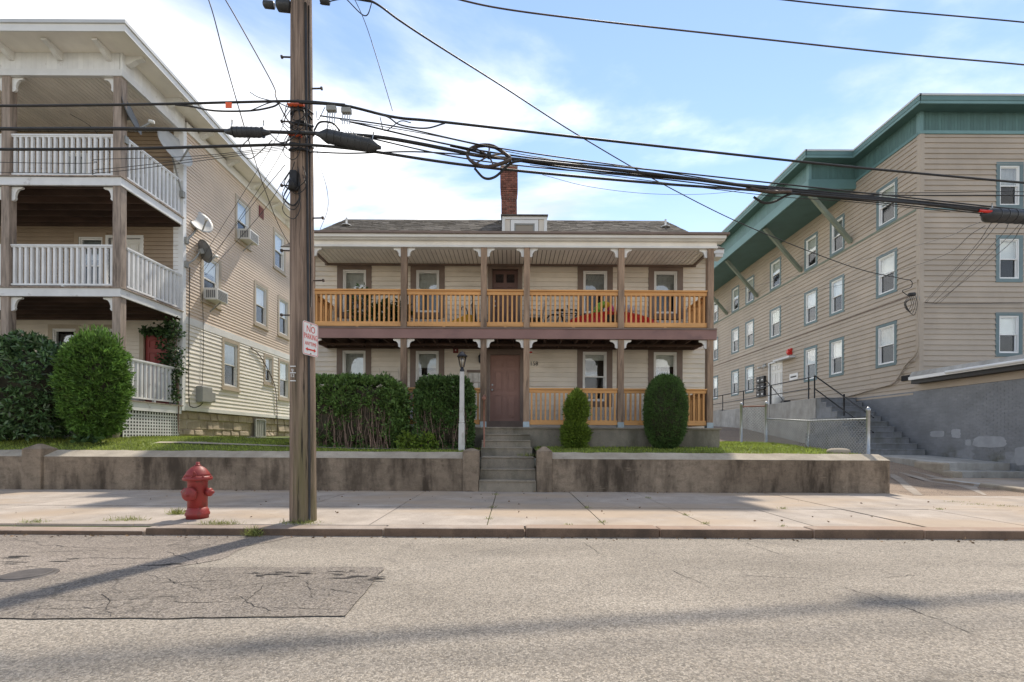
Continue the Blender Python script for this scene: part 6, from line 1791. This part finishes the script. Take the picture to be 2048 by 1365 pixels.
# two-lobed young conifer and tall clipped oval, right of the steps
B4 = shrub('young_conifer', 'small bushy bright green conifer with two lobes, right of the front steps', (1.47, 10.75, .9))
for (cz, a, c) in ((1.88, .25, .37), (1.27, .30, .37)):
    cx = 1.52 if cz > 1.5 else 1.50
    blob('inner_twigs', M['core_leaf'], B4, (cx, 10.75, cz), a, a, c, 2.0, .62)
pa, na = superell(1500, (1.52, 10.75, 1.88), .25, .24, .37, 2.0, .14, 9, 1, lambda t: 1 - .30 * np.clip(t, 0, 1) ** 1.5)
pb, nb = superell(1900, (1.50, 10.75, 1.27), .30, .28, .37, 2.0, .14, 9, 3)
leaf_mesh('foliage', *tufts(np.concatenate([pa, pb]), np.concatenate([na, nb]), 6, .085, .55, .75), .12, M['thuja_y'], B4)
MB().tube([(1.5, 10.75, .8), (1.51, 10.75, 1.9)], .03, 8).build('trunk', M['bark'], B4)
B5 = shrub('clipped_arborvitae', 'tall smooth dark green clipped oval arborvitae at the right end of the porch', (3.58, 10.7, .9))
t5 = lambda t: 1 - .10 * np.clip(t, 0, 1) ** 3 - .22 * np.clip(-t, 0, 1) ** 2
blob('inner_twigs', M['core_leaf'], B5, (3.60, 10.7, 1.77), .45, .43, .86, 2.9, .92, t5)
p, nn = superell(6500, (3.60, 10.7, 1.77), .45, .43, .86, 2.9, .03, 9, 2, t5)
leaf_mesh('foliage', *tufts(p, nn, 7, .05, .6, .45), .13, M['thuja_d'], B5)
# ivy on the corner of the left porch
IV = thing('ivy_vine', (LX, 13.2, 2.1), 'green ivy vine climbing the corner post beside the red door', 'vine')
vl = []
for i in range(300):
    t = R.random(); z = 2.2 + 2.3 * t
    wdt = .08 + .22 * max(0, math.sin((t - .2) * 3.4)) 
    vl.append((LX - .02 + R.uniform(-wdt * 1.5, wdt * .8), 13.1 + R.uniform(-.2, .1), z))
for i in range(80): vl.append((LX - .25 - R.random() * .75, 13.12 + R.uniform(-.05, .05), 4.18 + R.uniform(-.08, .08) + .06 * R.random()))
vl = np.array(vl); c = np.repeat(vl, 5, 0) + NR.normal(size=(len(vl) * 5, 3)) * .05
d = NR.normal(size=c.shape) * .8 + np.array([.1, -.6, -.4])
leaf_mesh('foliage', c, d, NR.uniform(.06, .11, len(c)), .38, M['ivy'], IV)
for k in range(3): MB().tube(spline([(LX + .02, 13.15, 1.3), (LX - .02 + k * .03, 13.13, 2.4), (LX - .05, 13.12, 3.4), (LX - .1 * k, 13.12, 4.4)], 5), .012, 6).build('stem', M['bark'], IV)
# broad-leaved weed before the bushes
Wd = thing('garden_weed', (-9.3, 9.9, 1.0), 'broad-leaved weed between the rhododendron and the rounded arborvitae', 'weed')
c = np.array([(-9.35 + R.uniform(-.2, .2), 9.95 + R.uniform(-.1, .1), 1.02 + R.uniform(0, .12)) for i in range(40)])
d = NR.normal(size=c.shape); d[:, 2] = np.abs(d[:, 2]) * .5
leaf_mesh('foliage', c, d, NR.uniform(.10, .18, len(c)), .28, M['ivy'], Wd)

# ---- weeds in the pavement joints
def weed(x, y, z, r, n, L, lab):
    c = np.stack([x + NR.normal(size=n) * r, y + NR.normal(size=n) * r * .35, np.full(n, z)], 1)
    d = NR.normal(size=(n, 3)) * .75; d[:, 2] = np.abs(d[:, 2]) + .35
    o = leaf_mesh('weed_tuft', c, d, NR.uniform(.5, 1.2, n) * L, .035, M['weed'], None, .6)
    tag(o, lab, 'weed', None, 'stuff')
for (u, v, r, n, L, lab) in ((255, 1042, .13, 120, .07, 'grassy weeds along the kerb between the frame edge and the hydrant'), (70, 1046, .10, 70, .06, 'sparse grassy weeds along the kerb at the far left'), (355, 1030, .06, 110, .10, 'tall grass tuft at the left foot of the hydrant'), (440, 1050, .12, 140, .07, 'grass growing on the kerb right of the hydrant')):
    q = road_pt(u, v, .08); weed(q.x, q.y, .08, r, n * 2, L, lab)
q = road_pt(505, 1072, .01); weed(q.x, q.y, .005, .05, 130, .13, 'spiky weed tuft growing in the gutter left of the pole shadow')
q = road_pt(450, 1062, .01); weed(q.x - .1, q.y + .0, .01, .12, 90, .07, 'low weeds in the gutter below the hydrant')
weed(PXB + .05, PYB - .19, .07, .12, 240, .09, 'weeds around the foot of the utility pole')
jw = [(-.30, 8.6), (-.30, 7.0), (-.30, 6.0), (1.155, 5.8), (2.45, 5.75), (1.155, 7.02), (4.2, 7.03), (6.6, 7.03), (7.75, 7.6), (7.75, 7.9), (8.0, 7.4), (3.3, 5.55), (.7, 5.55), (2.45, 8.2), (2.45, 6.4)]
c = np.concatenate([np.stack([x + NR.normal(size=40) * (.03 if x < 7 else .12), y + NR.normal(size=40) * .03, np.full(40, .085)], 1) for x, y in jw])
d = NR.normal(size=c.shape) * .75; d[:, 2] = np.abs(d[:, 2]) + .35
tag(leaf_mesh('joint_weeds', c, d, NR.uniform(.02, .05, len(c)), .07, M['weed'], None, .5), 'tiny green weeds in the sidewalk joints right of the pole', 'weeds', None, 'stuff')
for (x, y, lab) in ((.40, 9.75, 'weeds growing on the landing against the right pier'), (-3.5, 9.10, 'weeds at the foot of the left wall behind the hydrant')):
    weed(x, y, .77 if y > 9.5 else .08, .12 if y > 9.5 else .35, 130, .10 if y > 9.5 else .04, lab)

# ---- manhole cover and road debris
mh = road_pt(54, 1152)
MH = thing('manhole_cover', (mh.x, mh.y, .01), 'small round cast iron cover in the old asphalt at the left', 'manhole cover')
MB().lathe([(.16, 0), (.16, .014), (.15, .018)], (mh.x, mh.y, .004), 28).build('lid', M['iron'], MH)
MB().lathe([(.195, 0), (.19, .008), (.165, .010)], (mh.x, mh.y, .003), 28).build('rim', M['iron'], MH)

# ---- leaf litter and grit along the gutter and the foot of the wall
n = 420
lx_ = np.concatenate([NR.uniform(-8, 9, 220), NR.uniform(-8, 7.5, 120), NR.uniform(-8, 8, 80)])
ly_ = np.concatenate([5.29 - np.abs(NR.normal(size=220)) * .06, 9.12 - np.abs(NR.normal(size=120)) * .08, NR.uniform(5.6, 9, 80)])
lz_ = np.concatenate([np.full(220, .006), np.full(120, .098), np.full(80, .098)])
c = np.stack([lx_, ly_, lz_], 1); d = NR.normal(size=c.shape); d[:, 2] = np.abs(d[:, 2]) * .15
tag(leaf_mesh('leaf_litter', c, d, NR.uniform(.015, .045, n), .35, M['litter'], None, .4), 'dry brown leaf litter scattered along the gutter and wall foot', 'leaves', None, 'stuff')
